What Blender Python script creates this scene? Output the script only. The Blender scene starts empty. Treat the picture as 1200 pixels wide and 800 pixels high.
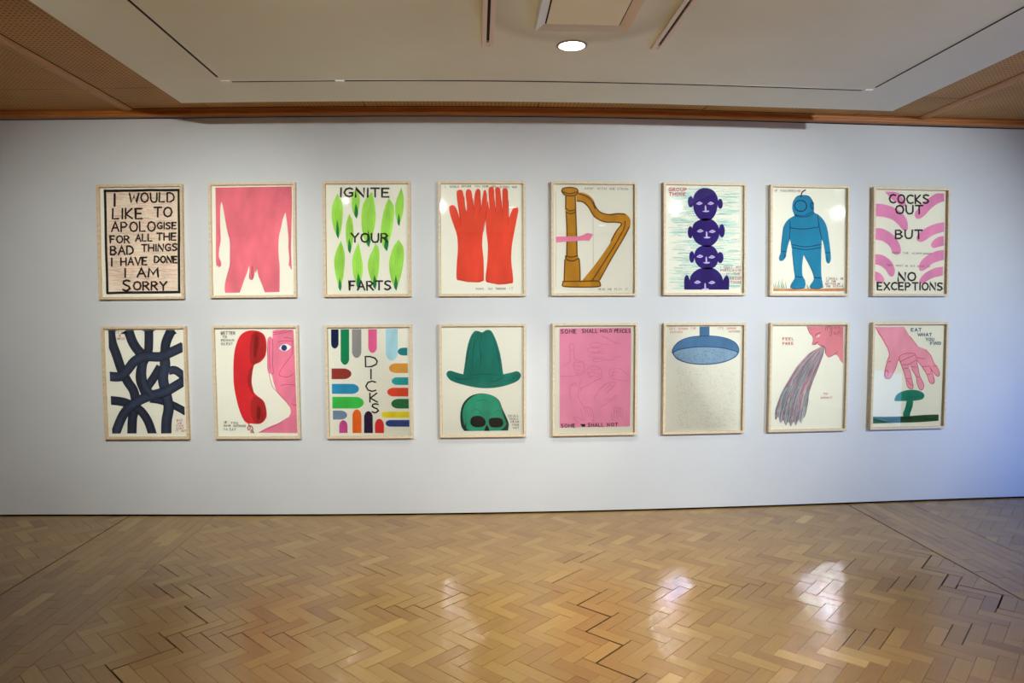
import bpy, math, random
import numpy as np
from mathutils import Vector
R = random.Random(7)
SC = bpy.context.scene
COL = SC.collection

# ------------------------------------------------------------------ camera
# a wide-angle lens with its barrel distortion, as a lens polynomial
YAW, PITCH, ROLL = 0.0475223, -0.0544897, -0.0038363
CAM = Vector((0.0, -4.9575, 1.5104))
cam = bpy.data.cameras.new('camera')
cam.sensor_fit = 'HORIZONTAL'; cam.sensor_width = 36; cam.sensor_height = 24
cam.clip_start = 0.05; cam.clip_end = 100
cam.type = 'PANO'
cc = cam.cycles if hasattr(cam, 'cycles') and hasattr(cam.cycles, 'panorama_type') else cam
cc.panorama_type = 'FISHEYE_LENS_POLYNOMIAL'
cc.fisheye_fov = math.radians(160)
K = (0.0, 0.04044838954, -5.0714633e-06, -1.470863982e-05, 8.71607087e-08)
cc.fisheye_polynomial_k0 = -K[0]; cc.fisheye_polynomial_k1 = -K[1]; cc.fisheye_polynomial_k2 = -K[2]
cc.fisheye_polynomial_k3 = -K[3]; cc.fisheye_polynomial_k4 = -K[4]
cam_o = bpy.data.objects.new('camera', cam); COL.objects.link(cam_o)
fwd = Vector((math.sin(YAW) * math.cos(PITCH), math.cos(YAW) * math.cos(PITCH), math.sin(PITCH)))
r0 = Vector((math.cos(YAW), -math.sin(YAW), 0)); u0 = r0.cross(fwd)
rt = r0 * math.cos(ROLL) + u0 * math.sin(ROLL); up = -r0 * math.sin(ROLL) + u0 * math.cos(ROLL)
from mathutils import Matrix
cam_o.matrix_world = Matrix.Translation(CAM) @ Matrix((rt, up, -fwd)).transposed().to_4x4()
SC.camera = cam_o

# ------------------------------------------------------------------ world, lights, exposure
w = bpy.data.worlds.new('world'); SC.world = w; w.use_nodes = True
w.node_tree.nodes['Background'].inputs[0].default_value = (0.6, 0.65, 0.75, 1)
w.node_tree.nodes['Background'].inputs[1].default_value = 0.3
SC.view_settings.view_transform = 'Standard'; SC.view_settings.look = 'None'
SC.view_settings.gamma = 1.0; SC.view_settings.use_curve_mapping = False
SC.view_settings.exposure = 0.0
SC.cycles.sample_clamp_indirect = 0.0

# spotlights on the ceiling track: (x, y, z), aim, watts, cone degrees, colour
SPOTS = [
    ((-1.53, -3.43, 2.705), (-2.35, 0, 1.25), 285, 64, (1.0, 0.99, 0.93), 'leftmost track spotlight, nearest the picture wall'),
    ((-0.455, -3.98, 2.705), (-0.8, 0, 1.25), 320, 58, (0.98, 0.99, 0.97), 'second track spotlight from the left, over the middle of the room'),
    ((2.55, -4.03, 2.705), (1.1, 0, 1.25), 430, 58, (0.96, 0.985, 1.0), 'third track spotlight from the left, near the right soffit edge'),
    ((4.88, -4.26, 2.705), (2.65, 0, 1.3), 600, 53, (0.90, 0.96, 0.98), 'rightmost track spotlight, on a long stem under the brown ceiling'),
]
# round downlights in the soffit: (x, y)
DOWNLIGHTS = [(0.46, -1.54), (0.46, -4.3), (-1.0, -6.4), (2.0, -6.4)]

# ------------------------------------------------------------------ materials
def lin(c):
    return tuple(((v / 255) / 12.92 if v / 255 <= 0.04045 else ((v / 255 + 0.055) / 1.055) ** 2.4) for v in c) + (1,)

def mat(name, col, rough=0.6, spec=0.4, metal=0.0):
    m = bpy.data.materials.new(name); m.use_nodes = True
    b = m.node_tree.nodes['Principled BSDF']
    b.inputs['Base Color'].default_value = lin(col); b.inputs['Roughness'].default_value = rough
    b.inputs['Specular IOR Level'].default_value = spec; b.inputs['Metallic'].default_value = metal
    return m

def nd(m, t, **kw):
    n = m.node_tree.nodes.new(t)
    for k, v in kw.items():
        if k.startswith('i_'): n.inputs[k[2:].replace('_', ' ')].default_value = v
        else: setattr(n, k, v)
    return n

def lk(m, a, b): m.node_tree.links.new(a, b)

def ramp(m, stops):
    r = nd(m, 'ShaderNodeValToRGB'); e = r.color_ramp.elements
    while len(e) < len(stops): e.new(0.5)
    for x, (p, c) in zip(e, stops): x.position = p; x.color = c
    return r

def noisy(name, c1, c2, scale=8.0, rough=0.7, spec=0.3, stretch=(1, 1, 1), detail=4, bump=0.0, lo=0.35, hi=0.65):
    m = mat(name, c1, rough, spec); b = m.node_tree.nodes['Principled BSDF']
    tc = nd(m, 'ShaderNodeTexCoord'); mp = nd(m, 'ShaderNodeMapping'); mp.inputs['Scale'].default_value = stretch
    n = nd(m, 'ShaderNodeTexNoise'); n.inputs['Scale'].default_value = scale; n.inputs['Detail'].default_value = detail
    lk(m, tc.outputs['Object'], mp.inputs['Vector']); lk(m, mp.outputs[0], n.inputs['Vector'])
    r = ramp(m, [(lo, lin(c1)), (hi, lin(c2))]); lk(m, n.outputs['Fac'], r.inputs[0]); lk(m, r.outputs[0], b.inputs['Base Color'])
    if bump:
        bp = nd(m, 'ShaderNodeBump'); bp.inputs['Strength'].default_value = bump; bp.inputs['Distance'].default_value = 0.002
        lk(m, n.outputs['Fac'], bp.inputs['Height']); lk(m, bp.outputs[0], b.inputs['Normal'])
    return m

def emit(name, col, s):
    m = mat(name, col); b = m.node_tree.nodes['Principled BSDF']
    b.inputs['Emission Color'].default_value = lin(col); b.inputs['Emission Strength'].default_value = s
    return m

M_wall = noisy('wall paint', (214, 220, 222), (209, 215, 218), 1.5, 0.75, 0.2, bump=0.0)
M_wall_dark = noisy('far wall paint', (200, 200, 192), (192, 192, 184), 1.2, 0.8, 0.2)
M_soffit = noisy('soffit paint', (238, 240, 222), (232, 233, 214), 1.3, 0.85, 0.1)
M_gap = mat('dark gap', (6, 5, 4), 0.9, 0.1)
M_metal_white = mat('white enamel', (240, 240, 230), 0.45, 0.5)
M_pinkish = mat('pinkish enamel', (232, 214, 196), 0.45, 0.5)
M_dark = mat('black channel', (30, 27, 24), 0.7, 0.2)
M_cornice = noisy('varnished cornice wood', (200, 130, 64), (172, 108, 50), 3.0, 0.4, 0.4, (1, 30, 30))
M_strip = noisy('varnished strip wood', (196, 142, 74), (172, 118, 58), 3.0, 0.4, 0.4, (30, 1, 30))
M_black = mat('black enamel', (22, 22, 24), 0.4, 0.5)

# soft darker ring round the air hatch, part of the soffit paint
def soffit_ring():
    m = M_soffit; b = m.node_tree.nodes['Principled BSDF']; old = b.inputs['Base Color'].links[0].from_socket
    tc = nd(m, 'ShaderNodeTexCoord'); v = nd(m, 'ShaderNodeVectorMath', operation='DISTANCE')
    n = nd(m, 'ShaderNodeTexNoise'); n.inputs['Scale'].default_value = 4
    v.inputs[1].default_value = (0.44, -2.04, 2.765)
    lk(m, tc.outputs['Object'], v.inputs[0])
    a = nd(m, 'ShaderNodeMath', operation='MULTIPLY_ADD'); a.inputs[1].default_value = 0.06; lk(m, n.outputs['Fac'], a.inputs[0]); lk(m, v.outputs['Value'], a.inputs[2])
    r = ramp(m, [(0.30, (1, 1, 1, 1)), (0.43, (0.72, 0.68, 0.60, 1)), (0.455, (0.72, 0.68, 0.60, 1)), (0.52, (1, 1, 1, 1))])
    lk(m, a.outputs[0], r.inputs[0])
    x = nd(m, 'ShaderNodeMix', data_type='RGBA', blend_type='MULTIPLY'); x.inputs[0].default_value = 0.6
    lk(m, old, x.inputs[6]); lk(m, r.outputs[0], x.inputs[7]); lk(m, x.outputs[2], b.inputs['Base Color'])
soffit_ring()

# perforated hardboard: rows of small round holes (fine relief)
def perforated():
    m = mat('perforated hardboard', (150, 98, 56), 0.55, 0.35); b = m.node_tree.nodes['Principled BSDF']
    tc = nd(m, 'ShaderNodeTexCoord')
    vm = nd(m, 'ShaderNodeVectorMath', operation='SCALE'); vm.inputs['Scale'].default_value = 1 / 0.027
    fr = nd(m, 'ShaderNodeVectorMath', operation='FRACTION'); sb = nd(m, 'ShaderNodeVectorMath', operation='SUBTRACT'); sb.inputs[1].default_value = (0.5, 0.5, 0)
    fl = nd(m, 'ShaderNodeVectorMath', operation='MULTIPLY'); fl.inputs[1].default_value = (1, 1, 0)
    ln = nd(m, 'ShaderNodeVectorMath', operation='LENGTH'); th = nd(m, 'ShaderNodeMath', operation='LESS_THAN'); th.inputs[1].default_value = 0.21
    lk(m, tc.outputs['Object'], vm.inputs[0]); lk(m, vm.outputs[0], fr.inputs[0]); lk(m, fr.outputs[0], sb.inputs[0]); lk(m, sb.outputs[0], fl.inputs[0])
    lk(m, fl.outputs[0], ln.inputs[0]); lk(m, ln.outputs['Value'], th.inputs[0])
    n = nd(m, 'ShaderNodeTexNoise'); n.inputs['Scale'].default_value = 2.5; lk(m, tc.outputs['Object'], n.inputs['Vector'])
    r = ramp(m, [(0.3, lin((200, 150, 78))), (0.7, lin((180, 132, 66)))]); lk(m, n.outputs['Fac'], r.inputs[0])
    x = nd(m, 'ShaderNodeMix', data_type='RGBA'); lk(m, th.outputs[0], x.inputs[0]); lk(m, r.outputs[0], x.inputs[6]); x.inputs[7].default_value = lin((92, 54, 28))
    lk(m, x.outputs[2], b.inputs['Base Color'])
    return m
M_perf = perforated()

# parquet: tone and grain run per block ('tone' face attribute, UV along the block)
def parquet():
    m = mat('oak parquet', (170, 125, 70), 0.3, 0.75); b = m.node_tree.nodes['Principled BSDF']
    at = nd(m, 'ShaderNodeAttribute', attribute_name='tone'); uv = nd(m, 'ShaderNodeUVMap', uv_map='UVMap')
    base = ramp(m, [(0.0, lin((138, 98, 46))), (0.2, lin((146, 110, 53))), (0.55, lin((156, 122, 60))), (0.85, lin((170, 137, 72))), (1.0, lin((194, 163, 100)))])
    lk(m, at.outputs['Fac'], base.inputs[0])
    mp = nd(m, 'ShaderNodeMapping'); mp.inputs['Scale'].default_value = (2.5, 34, 1); lk(m, uv.outputs[0], mp.inputs['Vector'])
    n = nd(m, 'ShaderNodeTexNoise'); n.inputs['Scale'].default_value = 2.2; n.inputs['Detail'].default_value = 5; n.inputs['Distortion'].default_value = 1.2
    lk(m, mp.outputs[0], n.inputs['Vector'])
    gr = ramp(m, [(0.3, (0.86, 0.83, 0.78, 1)), (0.6, (1, 1, 1, 1))]); lk(m, n.outputs['Fac'], gr.inputs[0])
    x = nd(m, 'ShaderNodeMix', data_type='RGBA', blend_type='MULTIPLY'); x.inputs[0].default_value = 0.6
    lk(m, base.outputs[0], x.inputs[6]); lk(m, gr.outputs[0], x.inputs[7])
    # age: orange patches of older varnish
    tc = nd(m, 'ShaderNodeTexCoord'); n2 = nd(m, 'ShaderNodeTexNoise'); n2.inputs['Scale'].default_value = 1.1; n2.inputs['Detail'].default_value = 3
    lk(m, tc.outputs['Object'], n2.inputs['Vector'])
    r2 = ramp(m, [(0.45, (1, 1, 1, 1)), (0.75, (1.0, 0.90, 0.78, 1))]); lk(m, n2.outputs['Fac'], r2.inputs[0])
    y = nd(m, 'ShaderNodeMix', data_type='RGBA', blend_type='MULTIPLY'); y.inputs[0].default_value = 0.8
    lk(m, x.outputs[2], y.inputs[6]); lk(m, r2.outputs[0], y.inputs[7]); lk(m, y.outputs[2], b.inputs['Base Color'])
    rr = nd(m, 'ShaderNodeMapRange'); rr.inputs[3].default_value = 0.21; rr.inputs[4].default_value = 0.29; lk(m, n.outputs['Fac'], rr.inputs[0]); lk(m, rr.outputs[0], b.inputs['Roughness'])
    bp = nd(m, 'ShaderNodeBump'); bp.inputs['Strength'].default_value = 0.10; bp.inputs['Distance'].default_value = 0.001
    lk(m, n.outputs['Fac'], bp.inputs['Height']); lk(m, bp.outputs[0], b.inputs['Normal'])
    return m
M_parquet = parquet()

def frame_wood(name, c1, c2):
    m = noisy(name, c1, c2, 4.0, 0.5, 0.3, (14, 14, 14), 3)
    return m
M_frames = [frame_wood('pale ash frame', (228, 214, 184), (214, 196, 162)), frame_wood('warm ash frame', (228, 206, 172), (210, 186, 148))]
M_paper = mat('cream paper', (246, 246, 230), 0.9, 0.1)
M_back = mat('backing board', (120, 96, 70), 0.9, 0.1)

def glass():
    m = bpy.data.materials.new('picture glass'); m.use_nodes = True; t = m.node_tree; t.nodes.clear()
    o = t.nodes.new('ShaderNodeOutputMaterial'); tr = t.nodes.new('ShaderNodeBsdfTransparent'); gl = t.nodes.new('ShaderNodeBsdfGlossy')
    fr = t.nodes.new('ShaderNodeFresnel'); fr.inputs[0].default_value = 1.5; mx = t.nodes.new('ShaderNodeMixShader')
    gl.inputs['Roughness'].default_value = 0.02; tr.inputs[0].default_value = (1, 1, 1, 1)
    t.links.new(fr.outputs[0], mx.inputs[0]); t.links.new(tr.outputs[0], mx.inputs[1]); t.links.new(gl.outputs[0], mx.inputs[2]); t.links.new(mx.outputs[0], o.inputs[0])
    return m
M_glass = glass()
_paint = {}
def paint(c, vary=0.12):
    k = (tuple(c), vary)
    if k not in _paint:
        d = tuple(max(0, v * 1.05 * (1 - vary)) for v in c); l = tuple(min(255, v * 1.05 * (1 + vary * 0.5)) for v in c)
        _paint[k] = noisy('paint %d %d %d' % tuple(c), d, l, 9.0, 0.85, 0.1, (1, 1, 0.45), 4, lo=0.3, hi=0.7)
    return _paint[k]

# ------------------------------------------------------------------ mesh helpers
class MB:
    def __init__(s): s.v = []; s.f = []
    def box(s, a, b):
        n = len(s.v); (x0, y0, z0), (x1, y1, z1) = a, b
        s.v += [(x0, y0, z0), (x1, y0, z0), (x1, y1, z0), (x0, y1, z0), (x0, y0, z1), (x1, y0, z1), (x1, y1, z1), (x0, y1, z1)]
        s.f += [tuple(n + i for i in q) for q in ((0, 3, 2, 1), (4, 5, 6, 7), (0, 1, 5, 4), (1, 2, 6, 5), (2, 3, 7, 6), (3, 0, 4, 7))]
        return s
    def prism(s, prof, d0, d1):
        # prof: points (closed, ccw), d0 / d1 functions point -> 3-D position of the two ends
        n = len(s.v); k = len(prof)
        s.v += [d0(p) for p in prof] + [d1(p) for p in prof]
        s.f += [(n + i, n + (i + 1) % k, n + k + (i + 1) % k, n + k + i) for i in range(k)]
        s.f += [tuple(n + i for i in reversed(range(k))), tuple(n + k + i for i in range(k))]
        return s
    def cyl(s, c, r0, r1, L, axis, seg=24, cap=True):
        axis = Vector(axis).normalized(); a = axis.orthogonal().normalized(); b = axis.cross(a); c = Vector(c); n = len(s.v)
        for e, r in ((0, r0), (L, r1)):
            for i in range(seg):
                t = 2 * math.pi * i / seg; s.v.append(tuple(c + axis * e + (a * math.cos(t) + b * math.sin(t)) * r))
        s.f += [(n + i, n + (i + 1) % seg, n + seg + (i + 1) % seg, n + seg + i) for i in range(seg)]
        if cap: s.f += [tuple(n + i for i in reversed(range(seg))), tuple(n + seg + i for i in range(seg))]
        return s
    def build(s, name, m, parent=None, smooth=False):
        me = bpy.data.meshes.new(name); me.from_pydata(s.v, [], s.f); me.materials.append(m)
        if smooth:
            for p in me.polygons: p.use_smooth = True
        me.update(); o = bpy.data.objects.new(name, me); COL.objects.link(o)
        if parent: o.parent = parent
        return o

def bevel(o, wd=0.002, seg=2):
    b = o.modifiers.new('bevel', 'BEVEL'); b.width = wd; b.segments = seg; b.limit_method = 'ANGLE'
    return o
def tag(o, label=None, cat=None, group=None, kind=None):
    if label: o['label'] = label
    if cat: o['category'] = cat
    if group: o['group'] = group
    if kind: o['kind'] = kind
    return o
def empty(name, loc, **kw):
    o = bpy.data.objects.new(name, None); o.empty_display_size = 0.05; COL.objects.link(o); o.location = loc
    return tag(o, **kw)

# ------------------------------------------------------------------ setting: walls
XL, XR, YB, ZT, ZS, ZC = -5.2, 5.1, -9.4, 2.817, 2.765, 2.87
def structure(name, mb, m, label=None):
    return tag(mb.build(name, m), label, 'wall' if label and name.startswith('wall') else None, kind='structure')
tag(MB().box((XL, 0.0, 0.010), (XR, 0.12, ZT)).build('wall_back', M_wall), 'long white painted gallery wall carrying two rows of framed pictures', 'wall', kind='structure')
tag(MB().box((XL, 0.02, 0.0), (XR, 0.12, 0.010)).build('trim_1', M_gap), 'dark gap along the foot of the white wall', 'gap', kind='structure')
tag(MB().box((XL, 0.01, ZT), (XR, 0.12, ZT + 0.01)).build('trim_2', M_gap), 'dark gap between the white wall top and the wooden cornice', 'gap', kind='structure')
tag(MB().box((XL - 0.12, YB, 0), (XL, 0.12, 2.95)).build('wall_left', M_wall_dark), 'side wall beyond the left edge of the picture', 'wall', kind='structure')
tag(MB().box((XL - 0.12, YB - 0.12, 0), (XR + 0.12, YB, 2.95)).build('wall_front', M_wall_dark), 'grey wall behind the viewer', 'wall', kind='structure')
# right wall with a low daylight window
WY0, WY1, WZ0, WZ1 = -4.25, -3.06, 0.0, 0.68
DY0, DY1, DZ = -2.1, -0.7, 0.9
m = MB(); m.box((XR, YB, 0), (XR + 0.12, WY0, 2.95)); m.box((XR, WY1, 0), (XR + 0.12, DY0, 2.95)); m.box((XR, DY1, 0), (XR + 0.12, 0.12, 2.95)); m.box((XR, DY0, DZ), (XR + 0.12, DY1, 2.95)); m.box((XR, WY0, WZ1), (XR + 0.12, WY1, 2.95)); m.box((XR, WY0, 0), (XR + 0.12, WY1, WZ0))
tag(m.build('wall_right', M_wall_dark), 'side wall beyond the right edge of the picture', 'wall', kind='structure')
wn = empty('window_1', (XR + 0.05, (WY0 + WY1) / 2, WZ0), label='low window letting blue daylight in from the right', cat='window', kind='structure')
mid = (WY0 + WY1) / 2
m = MB()
for y in (WY0, WY1 - 0.04): m.box((-0.03, y - mid, 0), (0.03, y - mid + 0.04, WZ1 - WZ0))
for z in (WZ1 - WZ0 - 0.04,): m.box((-0.03, WY0 - mid, z), (0.03, WY1 - mid, z + 0.04))
m.build('window_frame', M_metal_white, wn)
M_day = emit('daylit frosted pane', (140, 185, 255), 2.3)
M_blue_fill = emit('blue fill glow', (104, 155, 255), 11.0)
MB().box((-0.004, WY0 + 0.04 - mid, 0.002), (0.004, WY1 - 0.04 - mid, WZ1 - WZ0 - 0.04)).build('pane', M_day, wn)
dn = empty('fill_opening', (XR + 0.05, (DY0 + DY1) / 2, 0), label='unseen low glowing opening added at the right for blue fill on the picture wall', cat='window', kind='structure')  # unseen opening, added to throw blue fill on the wall's lower right
m = MB(); dw = (DY1 - DY0) / 2
for y in (-dw, dw - 0.07): m.box((-0.03, y, 0), (0.03, y + 0.07, DZ))
for z in (0.0, DZ - 0.07): m.box((-0.03, -dw, z), (0.03, dw, z + 0.07))
m.build('window_frame', M_metal_white, dn)
MB().box((-0.004, -dw + 0.07, 0.07), (0.004, dw - 0.07, DZ - 0.07)).build('pane', M_blue_fill, dn)

# ------------------------------------------------------------------ setting: ceiling
ceil = tag(MB().box((XL - 0.12, YB - 0.12, ZC + 0.02), (XR + 0.12, 0.12, ZC + 0.08)).build('ceiling', M_gap), 'brown perforated board ceiling round a lower cream soffit', 'ceiling', kind='structure')
XA = [XL, -4.85, -3.66, -2.475, -2.385, -1.86, -0.775, 0.419, 1.591, 2.72, 3.222, 3.31, 4.45, XR]
YA = [-0.062, -0.525, -1.555, -2.585, -3.615, -4.645, -5.675, -6.705, -7.735, YB]
SX0, SX1, SY0, SY1 = -1.842, 2.712, -7.6, -0.558
for i in range(len(XA) - 1):
    if XA[i] in (-2.475, 3.222): continue
    for j in range(len(YA) - 1):
        x0, x1, y1, y0 = XA[i] + 0.003, XA[i + 1] - 0.003, YA[j] - 0.003, YA[j + 1] + 0.003
        if x0 > SX0 + 0.05 and x1 < SX1 - 0.05 and y1 < SY1 - 0.05 and y0 > SY0: continue
        z = ZC + R.choice((0, 0.0015, 0.003))
        bevel(MB().box((x0, y0, z), (x1, y1, ZC + 0.02)).build('ceiling_panel', M_perf, ceil), 0.0015, 1)
# soffit with its recessed joint lines
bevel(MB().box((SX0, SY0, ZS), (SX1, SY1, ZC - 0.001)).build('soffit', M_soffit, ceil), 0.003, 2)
# cornice and strips
def half_round(name, x, y0, y1, wd, h, m):
    prof = [(-wd, 0)] + [(-wd * math.cos(t), -h * math.sin(t)) for t in [math.pi * k / 8 for k in range(9)]][1:-1] + [(wd, 0)]
    mb = MB().prism(prof, lambda p: (x + p[0], y0, ZC + 0.002 + p[1]), lambda p: (x + p[0], y1, ZC + 0.002 + p[1]))
    return tag(mb.build(name, m, smooth=False), kind='structure')
s1 = half_round('trim_3', -2.43, YB, -0.06, 0.042, 0.016, M_strip); tag(s1, 'brown wooden cover strip running away along the left ceiling boards', 'strip')
s2 = half_round('trim_4', 3.265, YB, -0.06, 0.042, 0.016, M_strip); tag(s2, 'brown wooden cover strip along the right ceiling boards', 'strip')
for s, x in ((s1, -2.43), (s2, 3.265)):
    for y in (-0.55, -0.97, -1.9, -2.9, -3.9): MB().cyl((x, y, ZC - 0.017), 0.008, 0.007, 0.007, (0, 0, -1), 12).build('screw_cap', M_strip, s)
prof = [(0.0, ZC), (0.0, ZT + 0.008), (-0.050, ZT + 0.008), (-0.056, ZT + 0.014), (-0.056, ZT + 0.026), (-0.046, ZT + 0.032), (-0.046, ZT + 0.046), (-0.062, ZC - 0.002), (-0.062, ZC)]
tag(MB().prism(prof, lambda p: (XL, p[0], p[1]), lambda p: (XR, p[0], p[1])).build('trim_5', M_cornice), 'varnished brown cornice moulding along the top of the white wall', 'cornice', kind='structure')

# ------------------------------------------------------------------ setting: floor
flo = tag(MB().box((XL - 0.12, YB - 0.12, -0.05), (XR + 0.12, 0.12, -0.009)).build('floor', M_gap), 'worn oak herringbone parquet with a few wide black cracks', 'floor', kind='structure')
W = 0.0682; Ax, Ay = 0.6265, -1.435
hs = math.sqrt(0.5)
def uv2xy(u, v): return Ax + W * (u + v) * hs, Ay + W * (v - u) * hs
def xy2uv(x, y):
    a, b = (x - Ax) / W, (y - Ay) / W
    return (a - b) * hs, (a + b) * hs
# lattice offset: the seam vertex at A is lattice point (3, 0)
def lat(u, v): return uv2xy(u - 3, v)
# wide cracks follow block edges; each is a list of lattice points, snapped from where they run on the floor
# (corner points of the wide cracks on the block lattice, half width in metres)
CR = [([(3,0),(3,-3),(6,-3),(6,-6),(9,-6),(9,-9),(12,-9),(12,-12),(15,-12)],0.0058),([(-18,-23),(-14,-23),(-14,-26),(-12,-26),(-12,-30),(-10,-30)],0.005),([(-27,-21),(-25,-21)],0.004),([(-24,-23),(-21,-23)],0.004),([(-21,-21),(-19,-21)],0.0045),([(-30,-18),(-28,-18)],0.003),([(-22,-22),(-20,-22)],0.003),([(-14,-25),(-13,-25),(-13,-24),(-12,-24),(-12,-23),(-11,-23),(-11,-22),(-10,-22)],0.003),([(-10,-21),(-9,-21),(-9,-20),(-8,-20),(-8,-16)],0.003),([(-8,-14),(-8,-13),(-7,-13),(-7,-12),(-6,-12),(-6,-11),(-5,-11),(-5,-7),(-4,-7),(-4,-6)],0.003),([(-14,-8),(-12,-8)],0.003),([(-13,-11),(-13,-9),(-14,-9)],0.0025),([(-23,-12),(-21,-12)],0.0025),([(-26,-8),(-24,-8)],0.0025),([(-3,5),(-3,3)],0.0035),([(-2,8),(-2,4)],0.0035),([(-1,3),(-1,-1)],0.0035),([(-4,11),(-4,8)],0.003),([(0,16),(0,13)],0.003),([(6,22),(6,19)],0.003),([(6,3),(6,4),(7,4),(7,5),(8,5),(8,6),(9,6),(9,7),(10,7),(10,8),(11,8),(11,9),(12,9),(12,10)],0.0025),([(20,25),(21,25),(21,21),(23,21),(23,18),(24,18),(24,19),(27,19),(27,16),(28,16)],0.0055),([(16,20),(16,17)],0.003),([(20,18),(20,15)],0.003),([(21,19),(21,17)],0.003),([(21,7),(21,4)],0.0025),([(22,8),(22,4)],0.0025),([(20,6),(20,3)],0.0025),([(25,11),(25,8)],0.0025),([(26,12),(26,8)],0.0025)]
eu, ev = {}, {}
for pts, wd in CR:
    for (a, b), (c, d) in zip(pts, pts[1:]):
        if b == d:
            for k in range(min(a, c), max(a, c)): eu[(k, b)] = wd
        else:
            for k in range(min(b, d), max(b, d)): ev[(a, k)] = wd
XB0, XB1, XB2, XB3 = -2.522, -1.90, 2.757, 3.235
blocks = []   # (corner list ccw, size weight centre, direction axis)
def clip(poly, f):
    out = []
    for i in range(len(poly)):
        p, q = poly[i], poly[(i + 1) % len(poly)]; a, b = f(p), f(q)
        if a >= 0: out.append(p)
        if (a >= 0) != (b >= 0):
            t = a / (a - b); out.append((p[0] + (q[0] - p[0]) * t, p[1] + (q[1] - p[1]) * t))
    return out
def area(p): return 0.5 * sum(p[i][0] * p[(i + 1) % len(p)][1] - p[(i + 1) % len(p)][0] * p[i][1] for i in range(len(p)))
G = 0.00055
YF = -6.6
def zone(x):
    if x < XB0: return 0
    if x < XB1: return 1
    if x < XB2: return 2
    if x < XB3: return 3
    return 4
def put(poly, ax):
    for lo, hi in ((XL, XB0 - 0.010), (XB1 + 0.001, XB2 - 0.009), (XB3 + 0.003, XR)):
        q = clip(clip(clip(clip(poly, lambda p: p[0] - lo), lambda p: hi - p[0]), lambda p: -0.002 - p[1]), lambda p: p[1] - YF)
        if len(q) >= 3 and abs(area(q)) > 2e-4: blocks.append((q, ax))
N = 3
span = 150
for u in range(-span, span):
    for v in range(-span, span):
        d = (u - v) % (2 * N)
        if d == 0: u1, v1, ax = u + N, v + 1, (hs, -hs)
        elif d == 2 * N - 1: u1, v1, ax = u + 1, v + N, (hs, hs)
        else: continue
        cx, cy = lat((u + u1) / 2, (v + v1) / 2)
        if not (XL - 0.2 < cx < XR + 0.2 and YF - 0.2 < cy < 0.2): continue
        def side(e, keys):
            k = [e[q] for q in keys if q in e]
            return max(k) if len(k) * 3 >= len(keys) else 0
        gs = [side(eu, [(k, v) for k in range(u, u1)]), side(ev, [(u1, k) for k in range(v, v1)]), side(eu, [(k, v1) for k in range(u, u1)]), side(ev, [(u, k) for k in range(v, v1)])]
        g = [(G + R.random() * 0.0003 + (gg if gg else 0)) / W * (0.5 if False else 1) for gg in gs]
        a, b, c, e = u + g[3] * 0.6, v + g[0] * 0.6, u1 - g[1] * 0.6, v1 - g[2] * 0.6
        put([lat(a, b), lat(c, b), lat(c, e), lat(a, e)], ax)
# border strips of blocks laid parallel, running away from the viewer
for xa, xb in ((XB0, XB1), (XB2, XB3)):
    n = round((xb - xa) / 0.0682); wdt = (xb - xa) / n
    for k in range(n):
        y = -0.002 - (k % 3) * 0.09 + R.uniform(-0.03, 0.03)
        y0 = y + 0.001
        first = True
        while y0 > YF:
            y1 = max(y0 - 0.2735, YF)
            t0 = -0.002 if first else y0; first = False
            blocks.append(([(xa + k * wdt + G, y1 + G), (xa + (k + 1) * wdt - G, y1 + G), (xa + (k + 1) * wdt - G, t0 - G), (xa + k * wdt + G, t0 - G)], (0, 1)))
            y0 = y1
# which 300 show largest: nearest blocks inside the picture
def seen(q):
    cx = sum(p[0] for p in q) / len(q); cy = sum(p[1] for p in q) / len(q)
    d = Vector((cx, cy, 0)) - CAM; zc = d.dot(fwd)
    if zc < 0.5: return 0
    x, y = d.dot(rt) / zc, d.dot(up) / zc; r2 = x * x + y * y; s = 1 - 0.1098 * r2 + 0.0634 * r2 * r2
    px, py = 600 + 824.4 * x * s, 400 - 824.4 * y * s
    if px < -15 or px > 1215 or py > 812: return 0
    return abs(area(q)) * 1.51 / zc ** 3
order = sorted(range(len(blocks)), key=lambda i: -seen(blocks[i][0]))
single = set(order[:299])
def block_geo(V, F, T, U, q, ax):
    if area(q) < 0: q = list(reversed(q))
    n = len(V); k = len(q); top = R.uniform(-0.0006, 0.0004)
    cx = sum(p[0] for p in q) / k; cy = sum(p[1] for p in q) / k
    sh = 0.0009
    ins = [(p[0] + (cx - p[0]) * sh / max(0.01, math.hypot(cx - p[0], cy - p[1])) * 1.4, p[1] + (cy - p[1]) * sh / max(0.01, math.hypot(cx - p[0], cy - p[1])) * 1.4) for p in q]
    V += [(x, y, -0.009) for x, y in q] + [(x, y, top - 0.0006) for x, y in q] + [(x, y, top) for x, y in ins]
    tone = min(1, max(0, R.gauss(0.48, 0.17)))
    ou, ov = R.uniform(0, 40), R.uniform(0, 40)
    fs = [(n + i, n + (i + 1) % k, n + k + (i + 1) % k, n + k + i) for i in range(k)]
    fs += [(n + k + i, n + k + (i + 1) % k, n + 2 * k + (i + 1) % k, n + 2 * k + i) for i in range(k)]
    fs += [tuple(n + 2 * k + i for i in range(k))]
    for f in fs:
        F.append(f); T.append(tone)
        for vi in f:
            x, y, _ = V[vi]; U.append(((x * ax[0] + y * ax[1]) + ou, (-x * ax[1] + y * ax[0]) + ov))
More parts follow.
